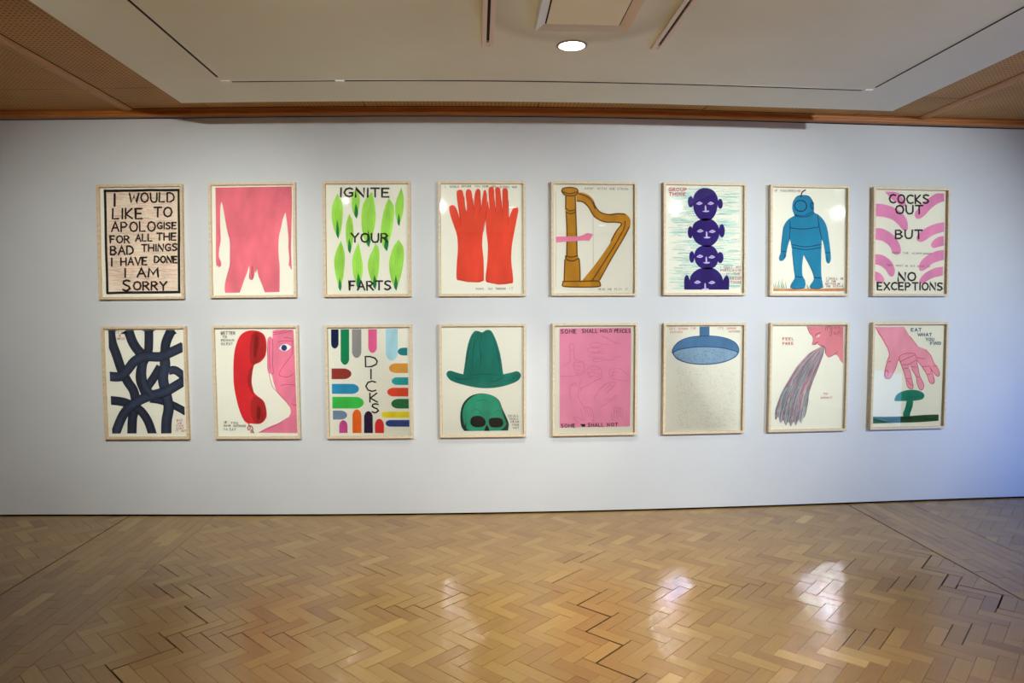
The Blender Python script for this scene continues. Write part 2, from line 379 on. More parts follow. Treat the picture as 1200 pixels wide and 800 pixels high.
def block_obj(name, idx):
    V, F, T, U = [], [], [], []
    for i in idx: block_geo(V, F, T, U, *blocks[i])
    me = bpy.data.meshes.new(name); me.from_pydata(V, [], F); me.materials.append(M_parquet)
    a = me.attributes.new('tone', 'FLOAT', 'FACE'); a.data.foreach_set('value', T)
    l = me.uv_layers.new(name='UVMap'); l.data.foreach_set('uv', [c for p in U for c in p])
    o = bpy.data.objects.new(name, me); COL.objects.link(o); o.parent = flo
    return o
for i in order[:299]: block_obj('parquet_block', [i])
tag(block_obj('parquet_blocks', [i for i in range(len(blocks)) if i not in single]), kind='stuff')
# the rest of the room's floor behind the viewer
MB().box((XL, YB, -0.009), (XR, YF - 0.002, 0)).build('floor_board', M_strip, flo)

# ------------------------------------------------------------------ ceiling fittings
def track(x0, y0, x1, y1, label, wd=0.012, rim=0.012, rimm=M_soffit):
    o = empty('ceiling_track', ((x0 + x1) / 2, (y0 + y1) / 2, ZS), label=label, cat='track', group=None)
    lx, ly = abs(x1 - x0) / 2, abs(y1 - y0) / 2
    if lx > ly:
        MB().box((-lx, -wd / 2, -0.003), (lx, wd / 2, 0.004)).build('channel', M_dark, o)
        for s in (-1, 1): MB().box((-lx, s * (wd / 2 + rim / 2) - rim / 2, -0.0012), (lx, s * (wd / 2 + rim / 2) + rim / 2, 0.004)).build('rim', rimm, o)
    else:
        MB().box((-wd / 2, -ly, -0.003), (wd / 2, ly, 0.004)).build('channel', M_dark, o)
        for s in (-1, 1): MB().box((s * (wd / 2 + rim / 2) - rim / 2, -ly, -0.0012), (s * (wd / 2 + rim / 2) + rim / 2, ly, 0.004)).build('rim', rimm, o)
    return o
track(-1.43, -1.06, -1.43, -6.5, 'dark lighting track running away along the left of the cream soffit', 0.011, 0.014)
track(2.312, -1.04, 2.312, -6.5, 'dark lighting track running away along the right of the cream soffit', 0.010, 0.014)
track(-1.38, -0.972, -0.80, -0.972, 'short left length of thin track along the soffit front', 0.010, 0.008)
track(-0.745, -0.972, 2.26, -0.978, 'long thin track along the soffit front, parallel to the white wall', 0.012, 0.008)
# connectors at the breaks
def connector(x, y, sx, sy, label):
    o = bevel(MB().box((-sx / 2, -sy / 2, -0.007), (sx / 2, sy / 2, 0.003)).build('track_connector', M_metal_white)); o.location = (x, y, ZS)
    tag(o, label, 'connector')
connector(-1.41, -0.985, 0.05, 0.03, 'small white joint where left track meets the front track')
connector(-0.772, -0.972, 0.05, 0.025, 'small white joint in the left part of the front track')
connector(2.295, -0.985, 0.05, 0.03, 'small white joint where right track meets the front track')

def slot(x, label):
    o = empty('air_slot', (x, -1.54, ZS), label=label, cat='vent')
    MB().box((-0.0065, -2.6, -0.004), (0.0065, -0.06, 0.002)).build('channel', M_dark, o)
    for s in (-1, 1):
        bevel(MB().box((min(s * 0.0065, s * 0.028), -2.6, -0.014), (max(s * 0.0065, s * 0.028), 0, 0.002)).build('slot_rim', M_pinkish, o))
    bevel(MB().box((-0.0065, -0.06, -0.012), (0.0065, 0, 0.002)).build('end_cap', M_pinkish, o))
    MB().cyl((0, -0.055, -0.011), 0.005, 0.004, 0.004, (0, 0, -1), 10).build('screw', M_metal_white, o)
    return o
slot(0.050, 'long narrow metal slot in the soffit left of the square hatch')
slot(0.876, 'long narrow metal slot in the soffit right of the square hatch')

# square hatch with a sloping mitred rim
h = empty('ceiling_hatch', (0.472, -1.985, ZS), label='square cream ceiling hatch with a sloping mitred rim above the round downlight', cat='hatch')
ro, ri, hz = 0.213, 0.170, 0.020
c4 = lambda r, z: [(-r, r, z), (r, r, z), (r, -r, z), (-r, -r, z)]
for k in range(4):
    a, b = k, (k + 1) % 4
    O, I, T2, U0 = c4(ro, 0.001), c4(ro - 0.004, -hz - 0.004), c4(ri, -0.004), c4(ri, 0.001)   # outer lip, then a face sloping up to the panel
    mb = MB(); mb.v = [O[a], O[b], I[a], I[b], T2[a], T2[b], U0[a], U0[b]]
    mb.f = [(0, 1, 3, 2), (2, 3, 5, 4), (4, 5, 7, 6), (0, 2, 4, 6), (1, 7, 5, 3), (0, 6, 7, 1)]
    mb.build('rim', [M_metal_white, M_pinkish, M_metal_white, M_metal_white][k], h)
MB().box((-ri + 0.007, -ri + 0.007, -0.009), (ri - 0.007, ri - 0.007, -0.004)).build('panel', mat('cream panel', (246, 240, 208), 0.6), h)
MB().box((-ri + 0.0005, -ri + 0.0005, -0.004), (ri - 0.0005, ri - 0.0005, 0.0)).build('shadow_gap', M_dark, h)

M_lens = emit('lit lamp lens', (255, 250, 240), 14.0)
M_bezel = mat('grey bezel', (168, 158, 144), 0.5)
def downlight(x, y, label, group=None):
    o = empty('downlight', (x, y, ZS), label=label, cat='light', group=group)
    mb = MB(); seg = 36
    for r, z in ((0.075, 0.0), (0.075, -0.003), (0.066, -0.006), (0.062, -0.003), (0.062, 0.0)):
        mb.v += [(r * math.cos(2 * math.pi * i / seg), r * math.sin(2 * math.pi * i / seg), z) for i in range(seg)]
    for q in range(4): mb.f += [(q * seg + i, q * seg + (i + 1) % seg, (q + 1) * seg + (i + 1) % seg, (q + 1) * seg + i) for i in range(seg)]
    mb.build('bezel', M_bezel, o, True)
    MB().cyl((0, 0, -0.0035), 0.0625, 0.0625, 0.003, (0, 0, 1), 36).build('lens', M_lens, o)
    l = bpy.data.lights.new('downlight_lamp', 'AREA'); l.shape = 'DISK'; l.size = 0.12; l.energy = 23 if not group else 30; l.color = (1, 0.94, 0.80) if not group else (0.96, 0.99, 0.93); l.spread = math.radians(95)
    lo = bpy.data.objects.new('lamp', l); COL.objects.link(lo); lo.parent = o; lo.location = (0, 0, -0.008)
downlight(*DOWNLIGHTS[0], 'small round lit downlight in the cream soffit below the square hatch')
for p, t in zip(DOWNLIGHTS[1:], ('near the middle of the room', 'at the back left of the soffit', 'at the back right of the soffit')): downlight(*p, 'round downlight ' + t, 'downlights behind the viewer')

M_beam = emit('spot lens', (255, 252, 245), 60.0)
for i, (p, aim, watt, cone, col, slabel) in enumerate(SPOTS):
    d = (Vector(aim) - Vector(p)).normalized()
    o = empty('spotlight', (p[0], p[1], ZS), label=slabel, cat='light', group='spotlights aimed at the picture wall')
    q = Vector(p) - Vector((p[0], p[1], ZS)) + Vector((0, 0, -0.045)) 
    zc = p[2] - ZS
    q = Vector((0, 0, zc))
    MB().cyl(q - d * 0.14, 0.05, 0.055, 0.14, d, 24, True).build('housing', M_black, o)
    lr = 0.008 if i == 0 else 0.05
    MB().cyl(q + d * 0.0005, lr, lr, 0.002, d, 24).build('lens', M_beam, o)
    MB().box((-0.02, -0.02 , zc), (0.02, 0.02, 0.003 if p[0] < SX1 else ZC - ZS + 0.003)).build('track_adapter', M_black, o)
    l = bpy.data.lights.new('spot_lamp', 'SPOT'); l.energy = watt * 1.0; l.spot_size = math.radians(cone); l.spot_blend = 1.0; l.shadow_soft_size = 0.008 if i == 0 else 0.05; l.color = col
    lo = bpy.data.objects.new('lamp', l); COL.objects.link(lo); lo.parent = o; lo.location = q + d * 0.06 + Vector((0, 0, 0.035))
    lo.rotation_euler = d.to_track_quat('-Z', 'Y').to_euler()

# ------------------------------------------------------------------ pictures
GL = {
 'A': (1.0, [[(0, 1), (.5, 0), (1, 1)], [(.2, .62), (.8, .62)]]),
 'B': (.9, [[(0, 1), (0, 0), (.6, .02), (.85, .22), (.6, .46), (0, .48)], [(.6, .47), (.95, .74), (.62, .99), (0, 1)]]),
 'C': (1.0, [[(.95, .1), (.6, 0), (.2, .13), (0, .5), (.2, .87), (.6, 1), (.95, .9)]]),
 'D': (1.0, [[(0, 0), (0, 1), (.5, .97), (.9, .75), (.98, .45), (.8, .15), (.4, 0), (0, 0)]]),
 'E': (.85, [[(.9, 0), (0, 0), (0, 1), (.92, 1)], [(0, .48), (.75, .48)]]),
 'F': (.8, [[(.9, 0), (0, 0), (0, 1)], [(0, .48), (.7, .48)]]),
 'G': (1.0, [[(.93, .12), (.6, 0), (.2, .13), (0, .5), (.2, .87), (.6, 1), (.95, .88), (.95, .56), (.6, .56)]]),
 'H': (1.0, [[(0, 0), (0, 1)], [(.95, 0), (.95, 1)], [(0, .5), (.95, .5)]]),
 'I': (.12, [[(.5, 0), (.5, 1)]]),
 'K': (.9, [[(0, 0), (0, 1)], [(.85, 0), (.05, .55), (.92, 1)]]),
 'L': (.8, [[(0, 0), (0, 1), (.9, 1)]]),
 'M': (1.2, [[(0, 1), (.1, 0), (.5, .7), (.9, 0), (1, 1)]]),
 'N': (1.0, [[(0, 1), (0, 0), (.95, 1), (.95, 0)]]),
 'O': (1.05, [[(.5, 0), (.15, .14), (0, .5), (.15, .87), (.5, 1), (.85, .87), (1, .5), (.85, .13), (.5, 0)]]),
 'P': (.9, [[(0, 1), (0, 0), (.6, .02), (.9, .26), (.6, .52), (0, .54)]]),
 'R': (.9, [[(0, 1), (0, 0), (.6, .02), (.88, .24), (.6, .48), (0, .5)], [(.35, .5), (.95, 1)]]),
 'S': (.9, [[(.9, .08), (.5, 0), (.1, .1), (.05, .3), (.35, .46), (.75, .58), (.9, .78), (.6, .98), (.3, 1), (0, .9)]]),
 'T': (.95, [[(0, 0), (1, 0)], [(.5, 0), (.5, 1)]]),
 'U': (.95, [[(0, 0), (.03, .7), (.25, .97), (.5, 1), (.8, .95), (.95, .7), (.97, 0)]]),
 'V': (1.0, [[(0, 0), (.5, 1), (1, 0)]]),
 'W': (1.35, [[(0, 0), (.25, 1), (.5, .25), (.75, 1), (1, 0)]]),
 'X': (.95, [[(0, 0), (1, 1)], [(1, 0), (0, 1)]]),
 'Y': (.95, [[(0, 0), (.5, .5), (1, 0)], [(.5, .5), (.5, 1)]]),
 "'": (.1, [[(.5, 0), (.4, .2)]]),
 ' ': (.55, []),
}
FD, FW, PW, PH = 0.036, 0.6079, 0.574, 0.766   # frame depth, frame width, visible paper width, height
PY = -0.012
def homog(q):
    src = [(-PW / 2, PH / 2), (PW / 2, PH / 2), (PW / 2, -PH / 2), (-PW / 2, -PH / 2)]
    A, B = [], []
    for (x, y), (u, v) in zip(q, src):
        A.append([x, y, 1, 0, 0, 0, -u * x, -u * y]); B.append(u)
        A.append([0, 0, 0, x, y, 1, -v * x, -v * y]); B.append(v)
    return np.linalg.solve(np.array(A, float), np.array(B, float))

SPLIT = {'painted_flame', 'painted_flame_root', 'painted_bands', 'painted_harp', 'painted_mushroom', 'painted_shade', 'painted_hollow', 'painted_sockets', 'painted_pupils', 'painted_string'}
ONE = {'painted_torso', 'painted_glove', 'painted_head', 'painted_diver', 'painted_face', 'painted_receiver', 'painted_hat', 'painted_skull', 'painted_bar', 'painted_ground', 'painted_border', 'painted_hand', 'painted_cord', 'painted_hose', 'painted_eye', 'painted_iris', 'painted_blot', 'painted_shower_head', 'painted_face_plate'}
class Picture:
    def __init__(s, x, z, quad, label, group='framed works hung in two rows', wood=0):
        s.H = homog(quad); s.sc = PW / (quad[1][0] - quad[0][0]); s.layer = 1
        s.root = empty('framed_picture', (x, 0, z), label=label, cat='picture', group=group)
        a, b, f = FW / 2, 0.40, 0.0165
        m = M_frames[wood]
        # mitred rails
        def rail(P, Q, nx, nz):
            # P, Q outer corners; inner corners shifted by f
            mb = MB(); px, pz = P; qx, qz = Q
            ip = (px - math.copysign(f, px), pz - math.copysign(f, pz)); iq = (qx - math.copysign(f, qx), qz - math.copysign(f, qz))
            mb.v = [(px, 0, pz), (qx, 0, qz), (iq[0], 0, iq[1]), (ip[0], 0, ip[1]), (px, -FD, pz), (qx, -FD, qz), (iq[0], -FD, iq[1]), (ip[0], -FD, ip[1])]
            mb.f = [(0, 3, 2, 1), (4, 5, 6, 7), (0, 1, 5, 4), (1, 2, 6, 5), (2, 3, 7, 6), (3, 0, 4, 7)]
            bevel(mb.build('frame_rail', m, s.root), 0.0012, 1)
        rail((-a, b), (a, b), 0, 1); rail((a, b), (a, -b), 1, 0); rail((a, -b), (-a, -b), 0, -1); rail((-a, -b), (-a, b), -1, 0)
        s.paper = MB().box((-PW / 2 + 0.0003, PY, -PH / 2 + 0.0003), (PW / 2 - 0.0003, PY + 0.003, PH / 2 - 0.0003)).build('paper', M_paper, s.root)
        MB().box((-PW / 2 + 0.0003, -0.0190, -PH / 2 + 0.0003), (PW / 2 - 0.0003, -0.0175, PH / 2 - 0.0003)).build('glass', M_glass, s.root)
        MB().box((-PW / 2 + 0.0003, -0.0085, -PH / 2 + 0.0003), (PW / 2 - 0.0003, -0.002, PH / 2 - 0.0003)).build('backing_board', M_back, s.root)
    def loc(s, p):
        h = s.H; x, y = p[0], p[1]; d = h[6] * x + h[7] * y + 1
        u, v = (h[0] * x + h[1] * y + h[2]) / d, (h[3] * x + h[4] * y + h[5]) / d
        return max(-PW / 2 + .001, min(PW / 2 - .001, u)), max(-PH / 2 + .001, min(PH / 2 - .001, v))
    def start(s, new=True):
        s.V, s.F, s.marks = [], [], []; s.k = 0; s.clipq = None
        if new: s.layer += 1
    def y(s):
        s.k += 1; s.marks.append((len(s.V), len(s.F)))
        return PY - s.layer * 0.00022 - (s.k % 9) * 0.00002
    def end(s, name, col, vary=0.10, label=None, stuff=True):
        if s.clipq:
            (ax, az), (bx, bz) = s.loc(s.clipq[0]), s.loc(s.clipq[1]); V, F = [], []; mk = []
            bound = [f for _, f in s.marks]
            for fi, f in enumerate(s.F):
                while bound and bound[0] == fi: mk.append((len(V), len(F))); bound.pop(0)
                y = s.V[f[0]][1]; q = [(s.V[i][0], s.V[i][2]) for i in f]
                for fn in (lambda p: p[0] - ax, lambda p: bx - p[0], lambda p: az - p[1], lambda p: p[1] - bz): q = clip(q, fn) if len(q) > 2 else q
                if len(q) > 2: F.append(tuple(range(len(V), len(V) + len(q)))); V += [(a, y, b) for a, b in q]
            s.V, s.F, s.marks = V, F, mk
        split = name in SPLIT
        cuts = s.marks + [(len(s.V), len(s.F))] if split else [(0, 0), (len(s.V), len(s.F))]
        for (v0, f0), (v1, f1) in zip(cuts, cuts[1:]):
            me = bpy.data.meshes.new(name); me.from_pydata(s.V[v0:v1], [], [tuple(i - v0 for i in f) for f in s.F[f0:f1]]); me.materials.append(paint(col, vary))
            o = bpy.data.objects.new(name, me); COL.objects.link(o); o.parent = s.paper
            if label: o['label'] = label
            if not split and name not in ONE and stuff: o['kind'] = 'stuff'
    def fill(s, pts, n=6):
        q = [s.loc(p) for p in (spline(pts, True, n) if n else pts)]
        cl = []
        for p in q:
            if not cl or math.hypot(p[0] - cl[-1][0], p[1] - cl[-1][1]) > 3e-4: cl.append(p)
        if len(cl) > 1 and math.hypot(cl[0][0] - cl[-1][0], cl[0][1] - cl[-1][1]) < 3e-4: cl.pop()
        if area(cl) < 0: cl.reverse()
        y = s.y(); k = len(s.V); s.V += [(a, y, b) for a, b in cl]
        from mathutils.geometry import tessellate_polygon
        for t in tessellate_polygon([[Vector((a, b, 0)) for a, b in cl]]):
            a, b, c = t; A, B, C = cl[a], cl[b], cl[c]
            if (B[0] - A[0]) * (C[1] - A[1]) - (C[0] - A[0]) * (B[1] - A[1]) < 0: b, c = c, b
            s.F.append((k + a, k + b, k + c))
    def stroke(s, pts, wd, n=5, cap=True, taper=None):
        pts = spline(pts, False, n) if n and len(pts) > 2 else pts
        q = [Vector(s.loc(p)) for p in pts]; hw = wd * s.sc / 2; y = s.y()
        q = [p for i, p in enumerate(q) if i == 0 or (p - q[i - 1]).length > 1e-5]
        if len(q) < 2: return
        k = len(s.V)
        for i, p in enumerate(q):
            d = (q[min(i + 1, len(q) - 1)] - q[max(i - 1, 0)]).normalized(); nn = Vector((-d.y, d.x))
            if 0 < i < len(q) - 1:
                d1 = (q[i] - q[i - 1]).normalized(); c = max(0.45, abs(d1.dot(d)))
            else: c = 1
            wv = hw / c * (taper(i / (len(q) - 1)) if taper else 1)
            s.V += [(p.x + nn.x * wv, y, p.y + nn.y * wv), (p.x - nn.x * wv, y, p.y - nn.y * wv)]
        for i in range(len(q) - 1): s.F.append((k + 2 * i, k + 2 * i + 1, k + 2 * i + 3, k + 2 * i + 2))
        if cap and not taper:
            for p in (q[0], q[-1]):
                k = len(s.V); s.V += [(p.x + hw * math.cos(t), y - 0.00001, p.y + hw * math.sin(t)) for t in [2 * math.pi * j / 8 for j in range(8)]]
                s.F.append(tuple(k + j for j in range(8)))
    def text(s, t, x0, x1, y0, y1, wd, dy=0.0, jit=0.03):
        ws = [GL[c][0] for c in t]; gap = 0.32 if y1 - y0 > 30 else 0.5 if y1 - y0 >= 17 else 0.62; tot = sum(ws) + gap * (len(t) - 1)
        sx = (x1 - x0) / tot; x = x0; rr = random.Random(sum(map(ord, t)))
        for c, wc in zip(t, ws):
            f = (x - x0) / max(1, (x1 - x0)); oy = dy * f; j1, j2 = rr.uniform(-jit, jit), rr.uniform(-jit, jit); h = y1 - y0
            for st in GL[c][1]:
                s.stroke([(x + a * wc * sx + (b - .5) * j2 * h, y0 + oy + (b + j1) * h) for a, b in st], wd * (1.3 if y1 - y0 > 30 else 0.95 if y1 - y0 >= 17 else 0.85), n=0)
            x += (wc + gap) * sx
    def lettering(s, items, col, name='lettering', label=None):
        s.layer += 1
        big = [it for it in items if it[4] - it[3] >= 30]; small = [it for it in items if it[4] - it[3] < 30]
        for it in big: s.start(False); s.text(*it); s.end(name, col, 0.06, label, stuff=False)
        if small:
            s.start(False)
            for it in small: s.text(*it)
            s.end('small_lettering', col, 0.06)

def spline(pts, closed, n=6):
    P = [(p[0], p[1]) for p in pts]; sharp = [len(p) > 2 for p in pts]; m = len(P); out = []
    def tg(i, side):
        if sharp[i] or (not closed and i in (0, m - 1)):
            j = i + side
            if not closed and not 0 <= j < m: j = i - side
            q = P[j % m]; return ((q[0] - P[i][0]) * side, (q[1] - P[i][1]) * side)
        a, b = P[(i - 1) % m], P[(i + 1) % m]; return ((b[0] - a[0]) / 2, (b[1] - a[1]) / 2)
    for i in range(m if closed else m - 1):
        j = (i + 1) % m; a, b = P[i], P[j]; t0, t1 = tg(i, 1), tg(j, -1)
        for k in range(n):
            t = k / n; h1 = 2 * t ** 3 - 3 * t * t + 1; h2 = t ** 3 - 2 * t * t + t; h3 = -2 * t ** 3 + 3 * t * t; h4 = t ** 3 - t * t
            out.append((h1 * a[0] + h2 * t0[0] + h3 * b[0] + h4 * t1[0], h1 * a[1] + h2 * t0[1] + h3 * b[1] + h4 * t1[1]))
    if not closed: out.append(P[-1])
    return out
S = 1  # marks a sharp corner
def ell(cx, cy, rx, ry, n=10, rot=0):
    return [(cx + rx * math.cos(t) * math.cos(rot) - ry * math.sin(t) * math.sin(rot), cy + rx * math.cos(t) * math.sin(rot) + ry * math.sin(t) * math.cos(rot)) for t in [2 * math.pi * k / n for k in range(n)]]
INK = (38, 36, 34)
PX = [-2.3653, -1.5717, -0.771, 0.0281, 0.8161, 1.6162, 2.4037, 3.1968, -2.3594, -1.5654, -0.7695, 0.0275, 0.8229, 1.6211, 2.4112, 3.2057]
PZ = [1.9543, 1.9589, 1.96, 1.9597, 1.9607, 1.9635, 1.9606, 1.9597, 0.9635, 0.9644, 0.963, 0.9653, 0.9664, 0.9647, 0.9646, 0.9649]
def pic(i, quad, label, wood=0): return Picture(PX[i], PZ[i], quad, label, wood=wood)

# --- top row
p = pic(0, [(88, 74), (565, 72), (585, 735), (103, 738)], 'framed picture with black words I WOULD LIKE TO APOLOGISE inside a thick black border', 1)
p.start(); p.fill([(112, 88, 1), (560, 86, 1), (571, 712, 1), (130, 716, 1)], 0); p.end('painted_ground', (236, 218, 196), 0.04)
for col, nn in (((226, 172, 160), 380), ((190, 178, 156), 230), ((240, 232, 210), 260)):
    p.start()
    for k in range(nn):
        x, y = R.uniform(122, 500), R.uniform(98, 704); L = R.uniform(25, 80); d = R.uniform(-6, 6)
        x1 = min(x + L, 553); p.stroke([(x, y), ((x + x1) / 2, y + R.uniform(-3, 3)), (x1, y + d)], R.uniform(1.2, 2.2), 2, False)
    p.end('pencil_hatching', col, 0.1)
p.start(); q = [(117, 91), (555, 91), (564, 708), (133, 712)]
for a, b, e in ((0, 1, 0), (1, 2, 0), (2, 3, 0), (3, 0, 0)):
    A, B = q[a], q[b]; pts = [(A[0] + (B[0] - A[0]) * t + R.uniform(-1.5, 1.5), A[1] + (B[1] - A[1]) * t + R.uniform(-1.5, 1.5)) for t in (0, .2, .4, .6, .8, 1)]
    p.stroke(pts, 14.5, 3)
for x, y in q: p.fill([(x - 7, y - 7, 1), (x + 7, y - 7, 1), (x + 7, y + 7, 1), (x - 7, y + 7, 1)], 0)
p.end('painted_border', (32, 30, 28))
p.lettering([('I', 166, 184, 113, 184, 10), ('WOULD', 262, 528, 109, 164, 7.5, -3), ('LIKE', 164, 342, 200, 260, 8), ('TO', 410, 515, 194, 250, 8), ('APOLO', 158, 418, 282, 338, 7.5, -4),
             ('GISE', 430, 543, 286, 323, 7), ('FOR', 150, 265, 363, 405, 7), ('ALL', 302, 400, 356, 396, 7), ('THE', 428, 543, 349, 391, 7), ('BAD', 152, 288, 428, 478, 8), ('THINGS', 338, 550, 418, 458, 7, -4),
             ('I', 150, 167, 500, 547, 8), ('HAVE', 214, 370, 498, 542, 7.5, -3), ('DONE', 415, 550, 490, 528, 7.5), ('I', 230, 249, 564, 616, 8), ('AM', 312, 438, 562, 614, 8), ('S', 226, 272, 634, 698, 8.5), ('ORRY', 290, 488, 644, 694, 8)], (40, 30, 24))

p = pic(1, [(66, 63), (556, 60), (570, 724), (77, 728)], 'framed picture of a large pink bare torso seen from the front')
p.start(); p.fill([(88, 74, 1), (546, 69, 1), (549, 200), (547, 340), (546, 440), (549, 520), (552, 570, 1), (545, 565), (540, 552), (532, 545, 1), (536, 500), (530, 440), (530, 380), (524, 320), (518, 270), (511, 224, 1), (496, 262), (484, 320), (473, 370), (470, 440), (473, 500), (478, 545), (479, 620), (478, 706, 1), (389, 708, 1), (372, 660), (350, 605), (342, 566, 1), (334, 590), (326, 560, 1), (300, 552, 1), (292, 550, 1), (283, 585), (265, 630), (248, 680), (237, 710, 1), (148, 711, 1), (145, 680), (150, 640), (163, 590), (175, 545), (177, 500), (176, 400), (163, 345), (152, 290), (142, 235), (134, 190), (125, 158, 1), (118, 200), (118, 300), (121, 390), (112, 445), (110, 490), (122, 520), (124, 545), (110, 556, 1), (104, 545), (97, 553, 1), (92, 500), (92, 300)], 4)
p.fill([(298, 548), (328, 550), (326, 600), (316, 628), (304, 632), (293, 620), (296, 585)], 5)
p.end('painted_torso', (228, 120, 134), 0.09)
p.start()
for k in range(7): p.stroke([(307, 551 + k * 11), (318, 548 + k * 11), (309, 557 + k * 11), (319, 556 + k * 11)], 2.2, 0)
p.stroke([(298, 590), (296, 618), (305, 630), (316, 628), (324, 605)], 1.8)
p.end('lettering', (150, 55, 70))

p = pic(2, [(88, 53), (583, 50), (587, 718), (97, 720)], 'framed picture of green flame shapes with words IGNITE YOUR FARTS', 1)
lv = [[(158, 108), (186, 165), (190, 230), (182, 320), (166, 385), (140, 330), (124, 255), (130, 175)], [(265, 78), (290, 125), (290, 185), (270, 262), (247, 205), (244, 135)], [(365, 97), (382, 170), (387, 270), (370, 360), (341, 436), (310, 350), (302, 240), (318, 160)],
      [(466, 135), (495, 185), (496, 250), (482, 350), (450, 460), (424, 405), (420, 310), (440, 200)], [(542, 68), (557, 150), (548, 240), (526, 308), (507, 240), (506, 170)], [(230, 232), (247, 270), (256, 350), (250, 410), (233, 474), (212, 400), (210, 300)],
      [(180, 395), (203, 480), (196, 600), (175, 700), (150, 610), (140, 520), (155, 450)], [(285, 405), (305, 500), (312, 580), (286, 692), (255, 600), (250, 500)], [(388, 410), (408, 450), (408, 560), (384, 690), (350, 600), (343, 520)], [(525, 388), (556, 450), (545, 580), (509, 698), (478, 620), (468, 530), (490, 440)]]
p.start()
for q in lv:
    q = [tuple(a) for a in q]; t = min(range(len(q)), key=lambda i: q[i][1]); b = max(range(len(q)), key=lambda i: q[i][1])
    p.fill([a + (1,) if i in (t, b) else a for i, a in enumerate(q)], 6)
p.end('painted_flame', (168, 228, 92), 0.12)
p.start()
for k, q in enumerate(lv):
    t = min(q, key=lambda a: a[1]); b = max(q, key=lambda a: a[1]); r = random.Random(k)
    for j in (-1, 0, 1): p.stroke([(t[0], t[1] + 25), ((t[0] + b[0]) / 2 + j * 13, (t[1] + b[1]) / 2), (b[0], b[1] - 30)], 2.4, 4, taper=lambda u: math.sin(math.pi * u) * .9 + .1)
p.end('painted_veins', (132, 205, 84))
p.start()
for cx, t, b, w_ in ((160, 262, 385, 17), (271, 165, 262, 22), (345, 330, 436, 24), (452, 355, 460, 26), (526, 228, 308, 17), (232, 380, 474, 20), (175, 618, 700, 19), (286, 588, 692, 26), (382, 600, 690, 22), (508, 604, 698, 22)):
    p.fill([(cx - 2 + (cx - 340) * .01, t, 1), (cx + w_ / 2, t + (b - t) * .55), (cx + 4, b, 1), (cx - w_ / 2, t + (b - t) * .7)], 6)
p.end('painted_flame_root', (28, 132, 72), 0.15)
p.lettering([('IGNITE', 176, 470, 76, 128, 8), ('YOUR', 242, 462, 352, 404, 8), ('FARTS', 232, 480, 640, 692, 8)], (40, 44, 38))

p = pic(3, [(90, 52), (585, 50), (582, 716), (92, 718)], 'framed picture of a pair of long bright red gloves side by side')
p.start()
p.fill([(184, 625), (185, 540), (192, 450), (188, 370), (172, 315), (150, 250), (140, 200), (150, 183), (172, 184), (190, 215), (203, 262, 1), (196, 200), (188, 140), (187, 100), (200, 87), (220, 92), (230, 130), (234, 180), (243, 222, 1), (247, 180), (240, 120), (246, 88), (262, 83), (276, 100), (282, 150), (290, 212, 1), (291, 150), (298, 100), (312, 80), (328, 92), (331, 150), (333, 190, 1), (342, 130), (350, 92), (362, 90), (369, 130), (366, 190), (358, 260), (345, 330), (338, 420), (346, 520), (347, 635, 1), (320, 648), (260, 646), (205, 637)], 5)
p.end('painted_glove', (228, 80, 58), 0.08)
p.start()
p.fill([(357, 635), (366, 540), (372, 430), (362, 330), (360, 250), (366, 190, 1), (372, 150), (380, 190), (384, 205, 1), (378, 120), (380, 76), (395, 67), (410, 80), (414, 150), (420, 222, 1), (420, 130), (418, 80), (432, 68), (447, 80), (455, 150), (461, 228, 1), (461, 130), (463, 84), (478, 75), (494, 88), (496, 150), (497, 240), (500, 258, 1), (512, 225), (528, 196), (548, 190), (557, 208), (548, 260), (532, 340), (516, 430), (512, 520), (522, 640), (500, 655), (450, 660), (385, 652)], 5)
p.end('painted_glove', (228, 80, 58), 0.08)
p.start()
for q in ([(188, 95), (192, 160), (205, 240), (210, 300)], [(231, 130), (236, 190), (243, 222)], [(283, 140), (290, 212), (288, 235)], [(331, 150), (330, 195), (320, 230)], [(414, 150), (420, 222)], [(455, 150), (461, 228)], [(497, 150), (499, 250), (490, 310)], [(185, 620), (250, 645), (346, 637)], [(358, 637), (440, 660), (520, 640)], [(366, 190), (358, 270), (345, 340)]):
    p.stroke(q, 3)
p.end('painted_outline', (190, 44, 36))
p.lettering([('I', 113, 119, 64, 75, 2), ('WOULD', 146, 200, 62, 74, 2.2), ('BEFORE', 217, 274, 60, 71, 2.2), ('YOU', 294, 326, 60, 70, 2.2), ('CAME', 341, 376, 60, 70, 2.2), ('OR', 402, 422, 60, 70, 2.2), ('GLOVES', 447, 502, 62, 74, 2.2), ('HAD', 521, 548, 62, 74, 2.2), ('WORN', 298, 344, 682, 692, 2), ('OUT', 373, 398, 682, 692, 2), ('THROUGH', 418, 476, 680, 692, 2), ('IT', 500, 522, 680, 692, 2)], (70, 72, 66))

